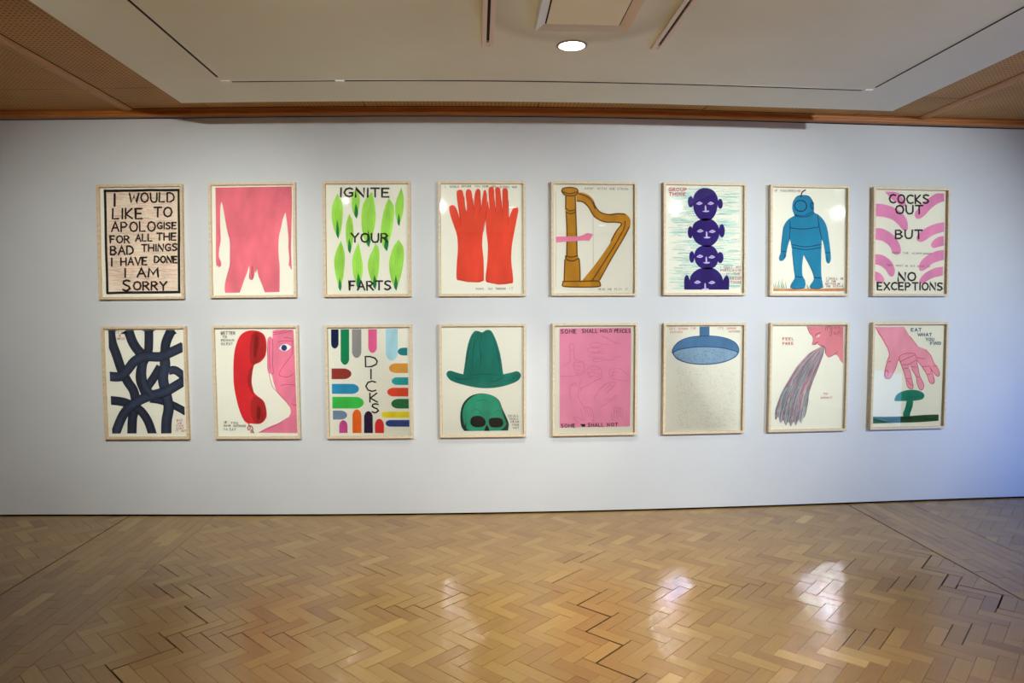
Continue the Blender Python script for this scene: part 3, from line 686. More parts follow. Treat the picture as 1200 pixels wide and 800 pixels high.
p = pic(4, [(82, 52), (582, 55), (575, 735), (85, 738)], 'framed picture of a golden brown harp crossed by a pink hand')
OCH, OUT = (196, 141, 44), (108, 66, 26)
p.start(); p.stroke([(97, 100), (101, 380), (98, 700)], 1.4, 3); p.stroke([(328, 250), (328, 560)], 1.8, 3); p.end('painted_string', (150, 148, 130))
p.start()
p.fill([(222, 105, 1), (262, 105), (300, 120), (330, 150), (345, 190), (375, 228), (420, 240), (480, 235), (525, 238), (556, 270), (555, 320), (520, 390), (470, 470), (420, 560), (362, 662, 1), (258, 660, 1), (330, 570), (395, 480), (440, 410), (475, 345), (505, 300), (470, 290), (400, 292), (340, 262), (305, 205), (270, 170), (228, 160, 1)], 5)
p.fill([(160, 120, 1), (220, 120, 1), (222, 230), (226, 370), (229, 510, 1), (163, 510, 1), (166, 370), (158, 230)], 4)
p.fill([(158, 508, 1), (232, 506, 1), (244, 530), (247, 600), (248, 664, 1), (150, 664, 1), (152, 600), (152, 540)], 4)
p.fill([(142, 672), (150, 658), (260, 658), (355, 658), (370, 675), (360, 695), (250, 698), (150, 694)], 4)
p.fill([(134, 95), (145, 78), (185, 72), (225, 80), (236, 98), (222, 120), (185, 126), (150, 118)], 4)
p.end('painted_harp', OCH, 0.14)
p.start()
for q in ([(134, 95), (145, 78), (185, 72), (225, 80), (236, 98), (222, 120), (185, 126), (150, 118), (134, 95)], [(142, 102), (185, 112), (232, 100)], [(160, 122), (159, 210)], [(218, 122), (221, 225), (226, 370), (229, 505)], [(160, 205), (185, 222), (217, 214)], [(160, 228), (188, 240), (219, 230)], [(163, 240), (167, 370), (165, 505)],
          [(158, 506), (195, 512), (232, 504)], [(158, 512), (170, 530), (205, 536), (238, 520)], [(154, 530), (152, 600), (150, 660)], [(242, 525), (247, 600), (247, 660)], [(142, 672), (155, 664), (260, 662), (352, 660), (370, 678), (358, 695), (250, 698), (148, 694), (142, 672)],
          [(230, 158), (268, 166), (302, 200), (338, 258), (398, 290), (465, 292), (503, 302), (470, 350), (438, 410)], [(240, 112), (290, 130), (322, 160), (340, 205)], [(330, 165), (350, 205), (378, 232), (425, 244), (480, 238), (525, 242)], [(525, 285), (518, 330), (470, 420), (415, 510), (318, 662)], [(552, 320), (510, 400), (440, 520), (366, 655)]):
    p.stroke(q, 7.5)
p.end('painted_outline', OUT)
p.start(); p.fill([(98, 385, 1), (165, 383), (230, 382), (262, 376), (290, 362), (308, 364), (325, 370), (320, 384), (305, 411, 1), (265, 408), (225, 412), (160, 416), (100, 422, 1)], 4); p.end('painted_hand', (234, 140, 170), 0.04)
p.lettering([('HARP', 278, 330, 72, 85, 2.2), ('WITH', 355, 412, 73, 86, 2.2), ('ONE', 432, 464, 74, 86, 2.2), ('STRING', 480, 546, 74, 87, 2.2), ('HEAR', 358, 398, 705, 717, 2), ('ME', 416, 440, 705, 717, 2), ('PLAY', 458, 502, 704, 716, 2), ('IT', 524, 538, 704, 716, 2)], (125, 112, 100))

p = pic(5, [(90, 62), (572, 68), (560, 738), (85, 738)], 'framed picture of four stacked dark indigo heads on teal pencil lines')
for col, nn in (((150, 210, 208), 330), ((176, 222, 200), 260), ((110, 180, 192), 90)):
    p.start()
    for k in range(nn):
        x, y = R.uniform(105, 500), R.uniform(78, 715); L = R.uniform(30, 110); x1 = min(x + L, 548)
        p.stroke([(x, y), ((x + x1) / 2, y + R.uniform(-3, 3)), (x1, y + R.uniform(-3, 3))], R.uniform(1.3, 2.4), 2, False)
    p.end('pencil_lines', col, 0.1)
IND = (52, 38, 112)
heads = [([(337, 80), (385, 95), (412, 140), (412, 190), (400, 240), (375, 275), (337, 288), (298, 275), (270, 235), (260, 185), (266, 130), (295, 92)], ell(246, 168, 18, 35), ell(428, 180, 16, 32), (300, 178), (370, 178), 225),
         ([(335, 272), (385, 285), (415, 325), (420, 375), (400, 420), (365, 448), (330, 450), (285, 430), (257, 390), (253, 335), (275, 295)], ell(242, 360, 16, 38), ell(436, 350, 18, 42), (303, 352), (377, 355), 390),
         ([(340, 440), (385, 452), (410, 490), (412, 530), (395, 572), (350, 592), (300, 580), (272, 545), (266, 495), (290, 455)], ell(250, 515, 16, 36), ell(424, 518, 20, 35), (300, 511), (373, 515), 548),
         ([(340, 580), (395, 592), (435, 640), (444, 718, 1), (236, 718, 1), (240, 640), (280, 595)], [(203, 718, 1), (202, 660), (212, 630), (226, 632), (238, 670), (242, 718, 1)], [(436, 718, 1), (440, 660), (462, 630), (478, 655), (476, 718, 1)], (284, 672), (372, 674), 712)]
p.layer += 1
for a, b, c, e1, e2, ny in heads:
    p.start(False); p.fill(a, 5); p.fill(b, 4); p.fill(c, 4); p.end('painted_head', IND, 0.15)
p.start()
for a, b, c, e1, e2, ny in heads:
    for e in (e1, e2): p.fill([(e[0] - 22, e[1] + 3, 1), (e[0], e[1] - 11), (e[0] + 21, e[1], 1), (e[0], e[1] + 9)], 4)
    cx = (e1[0] + e2[0]) / 2 + 2; p.fill([(cx - 4, ny - 32), (cx + 3, ny - 32), (cx + 5, ny), (cx - 4, ny + 2)], 2); p.fill([(cx - 18, ny + 4), (cx - 14, ny), (cx + 18, ny - 2), (cx + 20, ny + 5), (cx, ny + 8)], 3)
p.end('painted_features', (206, 196, 232), 0.05)
p.start()
for a, b, c, e1, e2, ny in heads:
    for e in (e1, e2): p.stroke([(e[0] - 10, e[1]), (e[0] + 8, e[1] - 2)], 4, 0)
p.end('painted_pupils', (120, 105, 170))
p.lettering([('GROUP', 113, 222, 80, 100, 4.5, 1), ('THINK', 113, 216, 110, 131, 4.5, 1)], (196, 88, 84))
p.lettering([('I', 424, 427, 571, 584, 2.4), ('SHALL', 446, 500, 572, 584, 2.4), ('NOT', 520, 550, 571, 583, 2.4), ('PARTICIPATE', 426, 550, 592, 604, 2.4), ('IN', 462, 478, 614, 626, 2.4), ('THE', 505, 545, 612, 626, 2.4), ('GROUP', 482, 552, 638, 654, 3), ('THINK', 486, 552, 664, 680, 3)], (176, 96, 100))

p = pic(6, [(98, 73), (548, 80), (540, 730), (92, 733)], 'framed picture of a blue figure in an old diving suit standing on brown ground')
p.start(); p.fill([(106, 702, 1), (250, 702), (400, 700), (532, 697, 1), (532, 716, 1), (106, 719, 1)], 0); p.end('painted_ground', (204, 146, 102), 0.12)
p.start()
for x, hgt in ((112, 30), (122, 42), (134, 26), (142, 60), (156, 40), (163, 66), (172, 34), (184, 46), (312, 28), (318, 20), (528, 40)):
    p.stroke([(x, 700), (x - 3, 700 - hgt * .6), (x + R.uniform(-10, 10), 700 - hgt)], 4, 3, taper=lambda u: 1.05 - u)
p.end('painted_grass', (62, 138, 90))
BL, LN = (40, 134, 170), (24, 52, 92)
p.start()
p.fill([(285, 122), (325, 130), (348, 165), (352, 205), (350, 228, 1), (385, 248), (415, 285), (432, 330), (442, 400), (450, 470), (452, 520), (440, 545), (424, 530), (418, 480), (408, 420), (398, 395, 1), (396, 450), (394, 540), (396, 620), (406, 690, 1), (380, 700), (330, 698), (328, 680), (350, 640), (335, 580), (300, 505), (289, 488, 1), (280, 560), (282, 620), (297, 650), (298, 690), (270, 704), (225, 702), (208, 692), (215, 670), (236, 630), (228, 560), (220, 470), (212, 420), (207, 395, 1), (196, 430), (186, 475), (182, 505), (165, 528), (146, 530), (140, 510), (150, 480), (158, 400), (168, 320), (195, 275), (236, 248, 1), (222, 210), (226, 165), (250, 130)], 4)
p.end('painted_diver', BL, 0.09)
p.start()
for q, w_ in (([(236, 248), (280, 258), (325, 248), (352, 228)], 4), ([(230, 240), (285, 250), (345, 222)], 3), (ell(272, 188, 36, 34) + [(308, 188)], 6), (ell(340, 186, 8, 20) + [(348, 186)], 5), ([(207, 285), (208, 330), (204, 395)], 4), ([(374, 240), (380, 300), (398, 395)], 4), ([(205, 325), (290, 332), (380, 318)], 4), ([(214, 428), (300, 442), (396, 426)], 4), ([(216, 446), (300, 460), (394, 446)], 4),
          ([(158, 470), (186, 474)], 4), ([(418, 478), (450, 478)], 4), ([(236, 627), (285, 632)], 4), ([(350, 632), (396, 634)], 4), ([(220, 470), (230, 570), (238, 628)], 3), ([(289, 488), (335, 580), (352, 632)], 3), ([(168, 320), (156, 420), (152, 470)], 3), ([(172, 490), (176, 510)], 3), ([(430, 500), (434, 530)], 3), ([(208, 696), (240, 704), (298, 696)], 3), ([(330, 698), (370, 702), (406, 692)], 3), ([(226, 165), (250, 130), (285, 122), (325, 130), (352, 175)], 2.5)):
    p.stroke(q, w_)
p.end('painted_outline', LN)
p.start(); p.stroke([(274, 132), (278, 112), (286, 98), (301, 90)], 7, 4); p.end('painted_hose', (20, 34, 42))
p.lettering([('IF', 116, 134, 88, 101, 2.4), ('YOU', 150, 186, 88, 101, 2.4), ('NEED', 197, 242, 89, 102, 2.4), ('ME', 250, 272, 90, 102, 2.4), ('I', 424, 427, 630, 644, 2.4), ('SHALL', 440, 494, 631, 644, 2.4), ('BE', 512, 528, 631, 644, 2.4), ('AT', 424, 440, 650, 661, 2.4), ('THE', 456, 482, 650, 661, 2.4), ('BOTTOM', 420, 482, 666, 676, 2.4), ('OF', 492, 508, 666, 676, 2.4), ('THE', 424, 450, 681, 692, 2.4), ('OCEAN', 466, 522, 680, 691, 2.4)], (158, 108, 112))

p = pic(7, [(125, 88), (562, 95), (550, 738), (125, 740)], 'framed picture of pink bands with words COCKS OUT BUT NO EXCEPTIONS')
PK = (230, 146, 190)
p.start()
p.fill([(188, 101, 1), (250, 103), (275, 112, 1), (300, 150), (318, 185), (300, 195), (262, 170), (225, 145)], 4)
p.fill([(548, 110, 1), (500, 112), (450, 145), (400, 195), (372, 235), (374, 265), (400, 272), (430, 250), (470, 205), (510, 175), (548, 160, 1)], 4)
p.fill([(132, 178, 1), (180, 182), (250, 205), (305, 250), (327, 300), (325, 345), (300, 345), (275, 315), (235, 280), (180, 262), (132, 258, 1)], 4)
p.fill([(547, 292, 1), (490, 305), (430, 335), (390, 370), (380, 400), (400, 418), (430, 410), (480, 375), (547, 352, 1)], 4)
p.fill([(545, 380, 1), (515, 385), (480, 410), (468, 440), (485, 455), (515, 448), (545, 440, 1)], 4)
p.fill([(130, 333, 1), (180, 338), (240, 375), (275, 425), (288, 475), (270, 498), (240, 490), (222, 450), (180, 415), (130, 405, 1)], 4)
p.fill([(545, 466, 1), (490, 478), (430, 515), (400, 555), (398, 590), (415, 598), (440, 585), (480, 550), (545, 528, 1)], 4)
p.fill([(130, 495, 1), (180, 503), (230, 540), (252, 590), (245, 628), (222, 630), (195, 590), (160, 565), (130, 560, 1)], 4)
p.fill([(540, 570, 1), (490, 580), (435, 610), (402, 650), (402, 675), (430, 668), (480, 640), (540, 625, 1)], 4)
p.fill([(128, 600, 1), (165, 615), (188, 645), (185, 668), (150, 668), (128, 650, 1)], 4)
p.end('painted_bands', PK, 0.07)
p.lettering([('COCKS', 216, 456, 120, 173, 7.5, 2), ('OUT', 255, 418, 188, 240, 7.5), ('BUT', 255, 415, 346, 398, 7.5), ('NO', 273, 377, 610, 660, 7.5), ('EXCEPTIONS', 150, 538, 672, 716, 7, -2)], (44, 42, 46))
p.lettering([('WHEN', 234, 284, 482, 492, 2), ('THE', 300, 332, 483, 493, 2), ('ALARM', 355, 410, 484, 494, 2), ('SOUNDS', 420, 472, 486, 496, 2), ('THEY', 204, 240, 559, 569, 2), ('MUST', 258, 300, 561, 571, 2), ('ALL', 315, 332, 562, 572, 2), ('GO', 345, 372, 562, 572, 2), ('BACK', 388, 428, 564, 574, 2), ('IN', 448, 462, 566, 576, 2)], (120, 96, 108))

# --- bottom row
p = pic(8, [(88, 82), (562, 80), (580, 730), (112, 733)], 'framed picture of a tangle of thick dark blue brush bands', 1)
def band(q, w0, n=5): p.stroke(q, w0, n, False)
for col, items in (((44, 50, 66), [([(118, 60), (132, 160), (160, 240), (190, 330), (225, 400), (262, 460), (272, 540), (254, 620), (248, 740)], 56), ([(222, 62), (255, 160), (300, 225), (350, 262)], 58), ([(350, 60), (352, 150), (345, 230), (308, 310), (300, 390), (330, 470)], 52), ([(500, 60), (455, 160), (446, 240)], 56),
                                  ([(100, 512), (190, 522), (240, 540), (300, 575), (345, 640), (378, 740)], 52), ([(345, 430), (385, 370), (420, 310)], 50), ([(358, 505), (420, 515), (500, 545), (600, 600)], 44)]),
                   ((52, 60, 80), [([(440, 235), (448, 300), (435, 380), (455, 480), (468, 560), (455, 640), (452, 745)], 62), ([(470, 335), (515, 335), (590, 400)], 48), ([(90, 366), (180, 370), (225, 330), (270, 275), (330, 250), (420, 250), (490, 220), (590, 172)], 56), ([(600, 372), (520, 420), (450, 460), (350, 490), (270, 530), (200, 600), (140, 745)], 56), ([(320, 290), (315, 360), (330, 430), (370, 480)], 44)])):
    for q, w_ in items:
        for kk, (cc, ww) in enumerate((((34, 39, 52), w_), (col, w_ * 0.8), (tuple(v + 9 for v in col), w_ * 0.35))):
            p.start(False); p.layer += 0.12; p.clipq = ((110, 90), (566, 712)); band(q, ww)
            p.end('painted_bands' if kk == 0 else 'painted_sheen', cc, 0.12)
p.lettering([("IT'S", 156, 200, 95, 110, 3), ('A', 172, 186, 116, 128, 3), ('MESS', 163, 208, 134, 147, 3), ('BUT', 516, 550, 628, 640, 2.6), ('WE', 518, 545, 646, 657, 2.6), ('CAN', 512, 552, 661, 672, 2.6), ('SORT', 512, 556, 677, 687, 2.6), ('IT', 508, 524, 692, 702, 2.6), ('OUT', 540, 570, 691, 702, 2.6)], (170, 92, 84))

p = pic(9, [(90, 72), (578, 70), (585, 722), (103, 727)], 'framed picture of a big red telephone receiver beside half a pink face')
p.start()
p.fill([(437, 88, 1), (470, 82, 1), (558, 82, 1), (562, 84, 1), (568, 250, 1), (578, 706, 1), (345, 704, 1), (400, 672), (480, 640), (525, 610), (540, 575), (525, 530), (490, 495), (458, 455), (440, 400), (428, 352), (412, 345), (404, 320), (406, 250), (405, 170), (410, 132), (425, 124), (436, 140, 1)], 5)
p.end('painted_face', (234, 134, 160), 0.07)
p.start()
for q in ([(428, 350), (440, 340), (435, 290), (438, 200), (436, 140)], [(470, 158), (500, 150), (560, 152)], [(556, 150), (550, 230), (500, 300), (475, 345), (480, 360), (520, 368), (560, 350)], [(480, 420), (520, 412), (568, 418)], [(440, 100), (480, 96), (520, 84)], [(440, 112), (500, 102), (550, 88)], [(470, 108), (520, 98)], [(412, 345), (430, 420), (458, 455), (500, 500), (535, 545)], [(410, 132), (405, 200), (405, 320)], [(418, 150), (416, 240), (418, 320)], [(345, 704), (430, 668), (520, 614)], [(500, 130), (530, 132), (556, 140)], [(545, 530), (560, 536), (575, 538)]):
    p.stroke(q, 2.8)
p.end('painted_outline', (188, 66, 96))
p.start(); p.fill([(474, 196, 1), (490, 176), (520, 168), (548, 186, 1), (530, 205), (500, 212)], 4); p.end('painted_eye', (244, 242, 238), 0.02)
p.start(); p.fill(ell(505, 192, 17, 18), 3); p.end('painted_iris', (40, 70, 118))
RED = (216, 50, 56)
p.start()
p.fill([(285, 90), (340, 88), (385, 112), (400, 170), (392, 240), (360, 278), (328, 292), (312, 330), (308, 400), (318, 455), (345, 485), (380, 515), (395, 570), (392, 615), (360, 648), (310, 650), (268, 640), (240, 590), (215, 500), (200, 400), (200, 280), (212, 190), (240, 120)], 5)
p.end('painted_receiver', RED, 0.07)
p.start()
p.fill([(330, 95), (360, 100), (384, 125), (396, 180), (388, 235), (350, 280), (318, 292), (300, 275), (298, 200), (308, 130)], 4)
p.fill([(318, 485), (355, 492), (384, 530), (392, 590), (370, 640), (335, 648), (306, 610), (300, 540)], 4)
p.fill([(322, 295), (300, 320), (284, 370), (290, 430), (318, 480), (320, 460), (308, 400), (314, 335)], 4)
p.end('painted_shade', (176, 46, 46), 0.12)
p.start()
p.fill([(335, 110), (352, 130), (348, 190), (330, 255), (322, 220), (326, 150)], 4); p.fill([(345, 540), (362, 570), (352, 625), (338, 620), (336, 570)], 4)
p.end('painted_hollow', (140, 34, 32), 0.1)
p.start(); p.stroke([(285, 645), (290, 660), (280, 675), (286, 688), (296, 678), (294, 662), (306, 668), (312, 684), (300, 692), (302, 704), (312, 700), (308, 690), (318, 706)], 5, 4); p.end('painted_cord', (160, 36, 44))
p.lettering([('BETTER', 126, 212, 94, 111, 3.4), ('TO', 136, 160, 119, 131, 3), ('REMAIN', 126, 205, 139, 151, 3), ('SILENT', 126, 196, 161, 174, 3), ('IF', 140, 157, 637, 650, 3.4), ('YOU', 180, 222, 640, 651, 3), ('HAVE', 137, 178, 658, 668, 3), ('NOTHING', 196, 268, 658, 670, 3), ('TO', 137, 158, 680, 690, 2.6), ('SAY', 172, 208, 678, 692, 3)], (70, 72, 62))

p = pic(10, [(74, 68), (568, 66), (573, 718), (86, 723)], 'framed picture of many short coloured bars round the upright word DICKS')
bars = [((24, 36, 76), 'd', 117, 79, 195, 45), ((20, 138, 88), 'd', 178, 79, 293, 51), ((150, 150, 148), 'd', 249, 78, 252, 56), ((242, 108, 160), 'd', 345, 78, 222, 52), ((176, 222, 232), 'd', 460, 77, 268, 72),
        ((34, 128, 132), 'l', 214, 553, 496, 46), ((216, 156, 68), 'l', 314, 556, 444, 58), ((46, 162, 162), 'l', 392, 558, 459, 46), ((226, 74, 50), 'l', 458, 558, 432, 52), ((24, 116, 70), 'l', 528, 560, 456, 58), ((246, 222, 48), 'l', 594, 562, 396, 36), ((44, 72, 142), 'l', 646, 563, 421, 40),
        ((156, 62, 52), 'r', 348, 97, 217, 64), ((38, 150, 194), 'r', 439, 99, 262, 60), ((60, 196, 82), 'r', 522, 101, 291, 70), ((120, 144, 168), 'r', 597, 104, 190, 54),
        ((198, 78, 146), 'u', 167, 705, 628, 50), ((238, 110, 34), 'u', 249, 705, 563, 54), ((40, 28, 62), 'u', 318, 705, 573, 52), ((226, 54, 54), 'u', 384, 705, 619, 54)]
for col, d, c, s0, tip, wd in bars:
    p.start(False); h_ = wd / 2; e = (tip - s0) / abs(tip - s0); r = wd * .7
    arc = [(math.cos(t), math.sin(t)) for t in [math.pi * k / 8 for k in range(9)]]; r = wd * .75
    if d in 'du': q = [(c - h_, s0, 1), (c + h_, s0, 1)] + [(c + h_ * a, tip - e * r * (1 - b)) for a, b in arc]
    elif 1: q = [(s0, c - h_, 1), (s0, c + h_, 1)] + [(tip - e * r * (1 - b), c + h_ * a) for a, b in arc]
    elif 0: q = [(c - h_, s0, 1), (c + h_, s0, 1), (c + h_, (s0 + tip) / 2), (c + h_ * .95, tip - e * r), (c + h_ * .45, tip - e * r * .2), (c, tip), (c - h_ * .45, tip - e * r * .2), (c - h_ * .95, tip - e * r), (c - h_, (s0 + tip) / 2)]
    else: q = [(s0, c - h_, 1), (s0, c + h_, 1), ((s0 + tip) / 2, c + h_), (tip - e * r, c + h_ * .9), (tip - e * r * .25, c + h_ * .5), (tip, c), (tip - e * r * .25, c - h_ * .5), (tip - e * r, c - h_ * .9), ((s0 + tip) / 2, c - h_)]
    p.fill(q, 3); p.end('painted_bar', col, 0.09)
p.lettering([('D', 302, 374, 243, 305, 6.8), ('I', 330, 340, 322, 380, 6.8), ('C', 304, 366, 394, 455, 6.8), ('K', 328, 376, 465, 518, 6.8), ('S', 340, 382, 528, 582, 6.8)], (32, 30, 30))

p = pic(11, [(93, 62), (585, 60), (580, 712), (96, 716)], 'framed picture of a green wide-brimmed hat above the top of a green skull')
p.start()
p.fill([(222, 352, 1), (232, 290), (245, 200), (265, 130), (290, 92), (315, 90), (338, 98), (362, 84), (390, 88), (412, 125), (435, 190), (450, 260), (462, 352, 1), (510, 342), (545, 334), (567, 352), (562, 378), (530, 402), (460, 425), (380, 436), (300, 432), (210, 412), (150, 390), (124, 362), (124, 340), (145, 330), (185, 342)], 5)
p.end('painted_hat', (36, 124, 108), 0.16)
p.start()
for q in ([(232, 350), (250, 220), (285, 110)], [(300, 100), (285, 200), (275, 340)], [(335, 104), (330, 130), (338, 160)], [(445, 345), (430, 230), (400, 120)], [(140, 350), (200, 382), (290, 372)], [(470, 365), (420, 392), (380, 396)], [(545, 350), (520, 380), (470, 400)], [(230, 368), (330, 350), (455, 360)], [(240, 300), (262, 340)], [(320, 150), (328, 240), (322, 330)]):
    p.stroke(q, 5, 5, taper=lambda u: math.sin(math.pi * u) + .15)
p.end('painted_folds', (22, 98, 88), 0.1)
p.start()
p.fill([(345, 468), (395, 480), (435, 510), (455, 560), (478, 610), (492, 650), (488, 692, 1), (226, 694, 1), (208, 665), (202, 610), (208, 560), (225, 520), (262, 485), (305, 470)], 5)
p.end('painted_shadow_side', (14, 62, 58), 0.1)
p.start()
p.fill([(345, 470), (392, 480), (430, 510), (448, 555), (462, 605), (478, 650), (462, 675), (440, 692, 1), (262, 694, 1), (240, 680), (236, 650), (240, 630), (228, 660), (222, 640), (216, 590), (224, 550), (245, 515), (275, 488), (310, 474)], 5)
p.end('painted_skull', (34, 158, 126), 0.13)
p.start()
for q in ([(250, 590), (300, 560), (330, 590), (350, 600)], [(290, 520), (340, 505), (385, 525)], [(262, 560), (290, 545)], [(400, 590), (430, 570), (450, 590)], [(320, 570), (380, 590)]): p.stroke(q, 3.4, 5, taper=lambda u: math.sin(math.pi * u) + .15)
p.end('painted_creases', (22, 120, 100), 0.1)
p.start()
p.fill([(262, 640), (272, 612), (305, 602), (338, 612), (355, 640), (342, 665), (305, 672), (275, 664)], 4)
p.fill([(372, 640), (380, 620), (415, 614), (448, 620), (460, 645), (448, 668), (415, 673), (384, 668)], 4)
p.fill([(362, 655, 1), (370, 672), (378, 694, 1), (345, 694, 1), (352, 672)], 4)
p.end('painted_sockets', (12, 28, 34), 0.2)
p.lettering([('SKULL', 490, 552, 598, 610, 2.4), ('SHALL', 498, 550, 616, 627, 2.4), ('WEAR', 503, 553, 633, 645, 2.4), ('YOUR', 512, 553, 652, 663, 2.4), ('HAT', 520, 552, 670, 680, 2.4)], (96, 98, 88))

p = pic(12, [(80, 60), (580, 60), (575, 728), (80, 733)], 'framed picture with a solid pink ground and faint outlined hands')
p.start(); p.fill([(111, 77), (555, 74), (559, 80), (551, 688), (544, 693), (112, 698)], 0); p.end('painted_ground', (240, 154, 184), 0.035)
p.start()
def c1(a): return [(635 * 0 + (650 + x / 11.43 - 635) * 5.331, (380 + y / 11.43 - 370) * 5.331) for x, y in a]
def c2(a): return [((650 + x / 11.43 - 635) * 5.331, (440 + y / 11.43 - 370) * 5.331) for x, y in a]
for q in ([(200, 265), (250, 262), (258, 380), (262, 460)], [(200, 265), (205, 385), (208, 480), (150, 540), (110, 550)], [(212, 330), (250, 350)], [(262, 460), (330, 490), (385, 510), (395, 600), (350, 680), (300, 670), (262, 600), (255, 540), (275, 500)], [(275, 500), (360, 515)], [(262, 555), (350, 560)], [(275, 600), (340, 615)], [(300, 645), (345, 660)], [(80, 690), (200, 690), (310, 680)],
          [(630, 155), (660, 160), (740, 210), (830, 250), (890, 268)], [(630, 150), (650, 170), (720, 175)], [(480, 255), (560, 240), (650, 265), (750, 275)], [(480, 255), (475, 285), (520, 300), (640, 290)], [(440, 325), (530, 310), (660, 325)], [(440, 325), (445, 360), (560, 372), (650, 350)], [(470, 395), (560, 385), (670, 390)], [(470, 395), (465, 430), (560, 445), (660, 440)], [(505, 465), (600, 460), (700, 475), (770, 475), (830, 440), (895, 425)], [(505, 465), (515, 495), (560, 500), (650, 485)], [(590, 330), (600, 380)],
          [(390, 650), (440, 600), (480, 560), (540, 555), (600, 580), (625, 620), (620, 720), (580, 740), (520, 750)], [(440, 680), (470, 640), (540, 650), (580, 670)], [(450, 710), (520, 690), (600, 710)], [(480, 600), (540, 610), (610, 590)], [(440, 640), (500, 720)], [(590, 640), (600, 700)],
          [(740, 600), (860, 595), (930, 630), (985, 685)], [(740, 600), (730, 660), (760, 720), (850, 745), (980, 762)], [(760, 640), (830, 640), (850, 665)], [(765, 675), (830, 680)], [(790, 615), (770, 700)]): p.stroke(c1(q), 2.0)
for q in ([(215, 320), (200, 220), (215, 130), (260, 100), (300, 110)], [(350, 50), (335, 110), (310, 150)], [(235, 115), (260, 150)], [(270, 105), (285, 140)], [(320, 200), (370, 160), (430, 135), (520, 85), (620, 30)], [(350, 210), (350, 170), (330, 150)], [(320, 200), (315, 280), (350, 350), (365, 380)], [(530, 310), (570, 230), (640, 150), (720, 100), (810, 90), (820, 120), (760, 180), (700, 240)], [(610, 190), (660, 130), (700, 110)], [(660, 200), (760, 115)], [(700, 225), (800, 120)], [(670, 320), (740, 320), (820, 265), (815, 300), (740, 350), (620, 420)],
          [(345, 345), (370, 380), (385, 420)], [(250, 560), (310, 560), (380, 600), (370, 520), (345, 440)], [(250, 560), (290, 610), (310, 630)], [(385, 430), (460, 425), (500, 470), (525, 540), (520, 620)], [(400, 440), (430, 540)], [(430, 435), (460, 550)], [(460, 430), (490, 540)], [(760, 500), (770, 600)], [(780, 425), (850, 430), (895, 450), (915, 520), (900, 580)], [(800, 440), (790, 560)], [(830, 440), (840, 570)], [(860, 440), (870, 560)], [(885, 450), (890, 560)], [(815, 490), (860, 495)]): p.stroke(c2(q), 2.0)
p.end('drawn_hands', (206, 108, 146), 0.05)
p.lettering([('SOME', 121, 216, 84, 108, 5), ('SHALL', 252, 348, 82, 105, 5), ('HOLD', 366, 438, 84, 102, 4.6), ('PENCILS', 454, 554, 82, 104, 4.6, 2), ('SOME', 122, 208, 676, 697, 5), ('SHALL', 290, 386, 672, 693, 5), ('NOT', 408, 474, 672, 691, 5)], (84, 40, 62))
p.start(); p.fill([(242, 676, 1), (272, 676, 1), (272, 692, 1), (250, 693, 1), (250, 684, 1), (242, 684, 1)], 0); p.end('painted_blot', (36, 16, 24))

p = pic(13, [(88, 57), (560, 57), (548, 715), (85, 720)], 'framed picture of a blue shower head raining fine dots')
SB, SD = (88, 130, 170), (40, 74, 124)
p.start(); p.fill([(294, 65, 1), (356, 65, 1), (355, 130, 1), (295, 130, 1)], 0)
p.fill([(128, 225), (140, 190), (175, 155), (235, 132), (310, 124), (390, 126), (460, 140), (510, 165), (533, 200), (530, 235), (500, 265), (430, 292), (330, 303), (230, 294), (160, 268)], 5); p.end('painted_shower_head', SB, 0.13)
p.start(); p.fill([(140, 230), (170, 212), (240, 199), (320, 194), (420, 200), (490, 215), (522, 232), (495, 262), (430, 286), (330, 298), (230, 290), (165, 262)], 5); p.end('painted_face_plate', (146, 178, 200), 0.08)
p.start(); p.stroke([(130, 228), (170, 210), (240, 197), (320, 192), (420, 198), (495, 215), (528, 226)], 5); p.stroke([(128, 225), (160, 268), (230, 294), (330, 303), (430, 292), (500, 265), (530, 235), (533, 200), (510, 165), (460, 140), (390, 126), (310, 124), (235, 132), (175, 155), (140, 190), (128, 225)], 4); p.end('painted_outline', SD)
def dots(n, fn, r0, r1, name, col):
    p.start()
    for k in range(n):
        x, y = fn(); r = R.uniform(r0, r1); p.stroke([(x, y - r), (x, y + r)], r * 1.7, 0, False)
    p.end(name, col)
def inface():
    while True:
        x, y = R.uniform(145, 518), R.uniform(200, 294)
        if ((x - 331) / 190) ** 2 + ((y - 247) / 48) ** 2 < .92: return x, y
dots(330, inface, 1.0, 1.7, 'painted_holes', (66, 96, 140))
for col in ((204, 208, 196), (192, 204, 206), (212, 198, 186)): dots(800, lambda: (R.uniform(142, 500) + R.uniform(0, 25), 315 + 385 * R.random() ** 0.85), 1.0, 1.7, 'drawn_drops', col)
p.lettering([('GET', 112, 146, 72, 83, 2), ('UNDER', 168, 222, 72, 84, 2), ('THE', 242, 272, 70, 82, 2), ('SHOWER', 116, 190, 93, 104, 2), ('ITS', 408, 440, 70, 82, 2), ('RAINING', 464, 518, 70, 82, 2), ('OUTSIDE', 472, 540, 92, 102, 2.4)], (206, 130, 120))

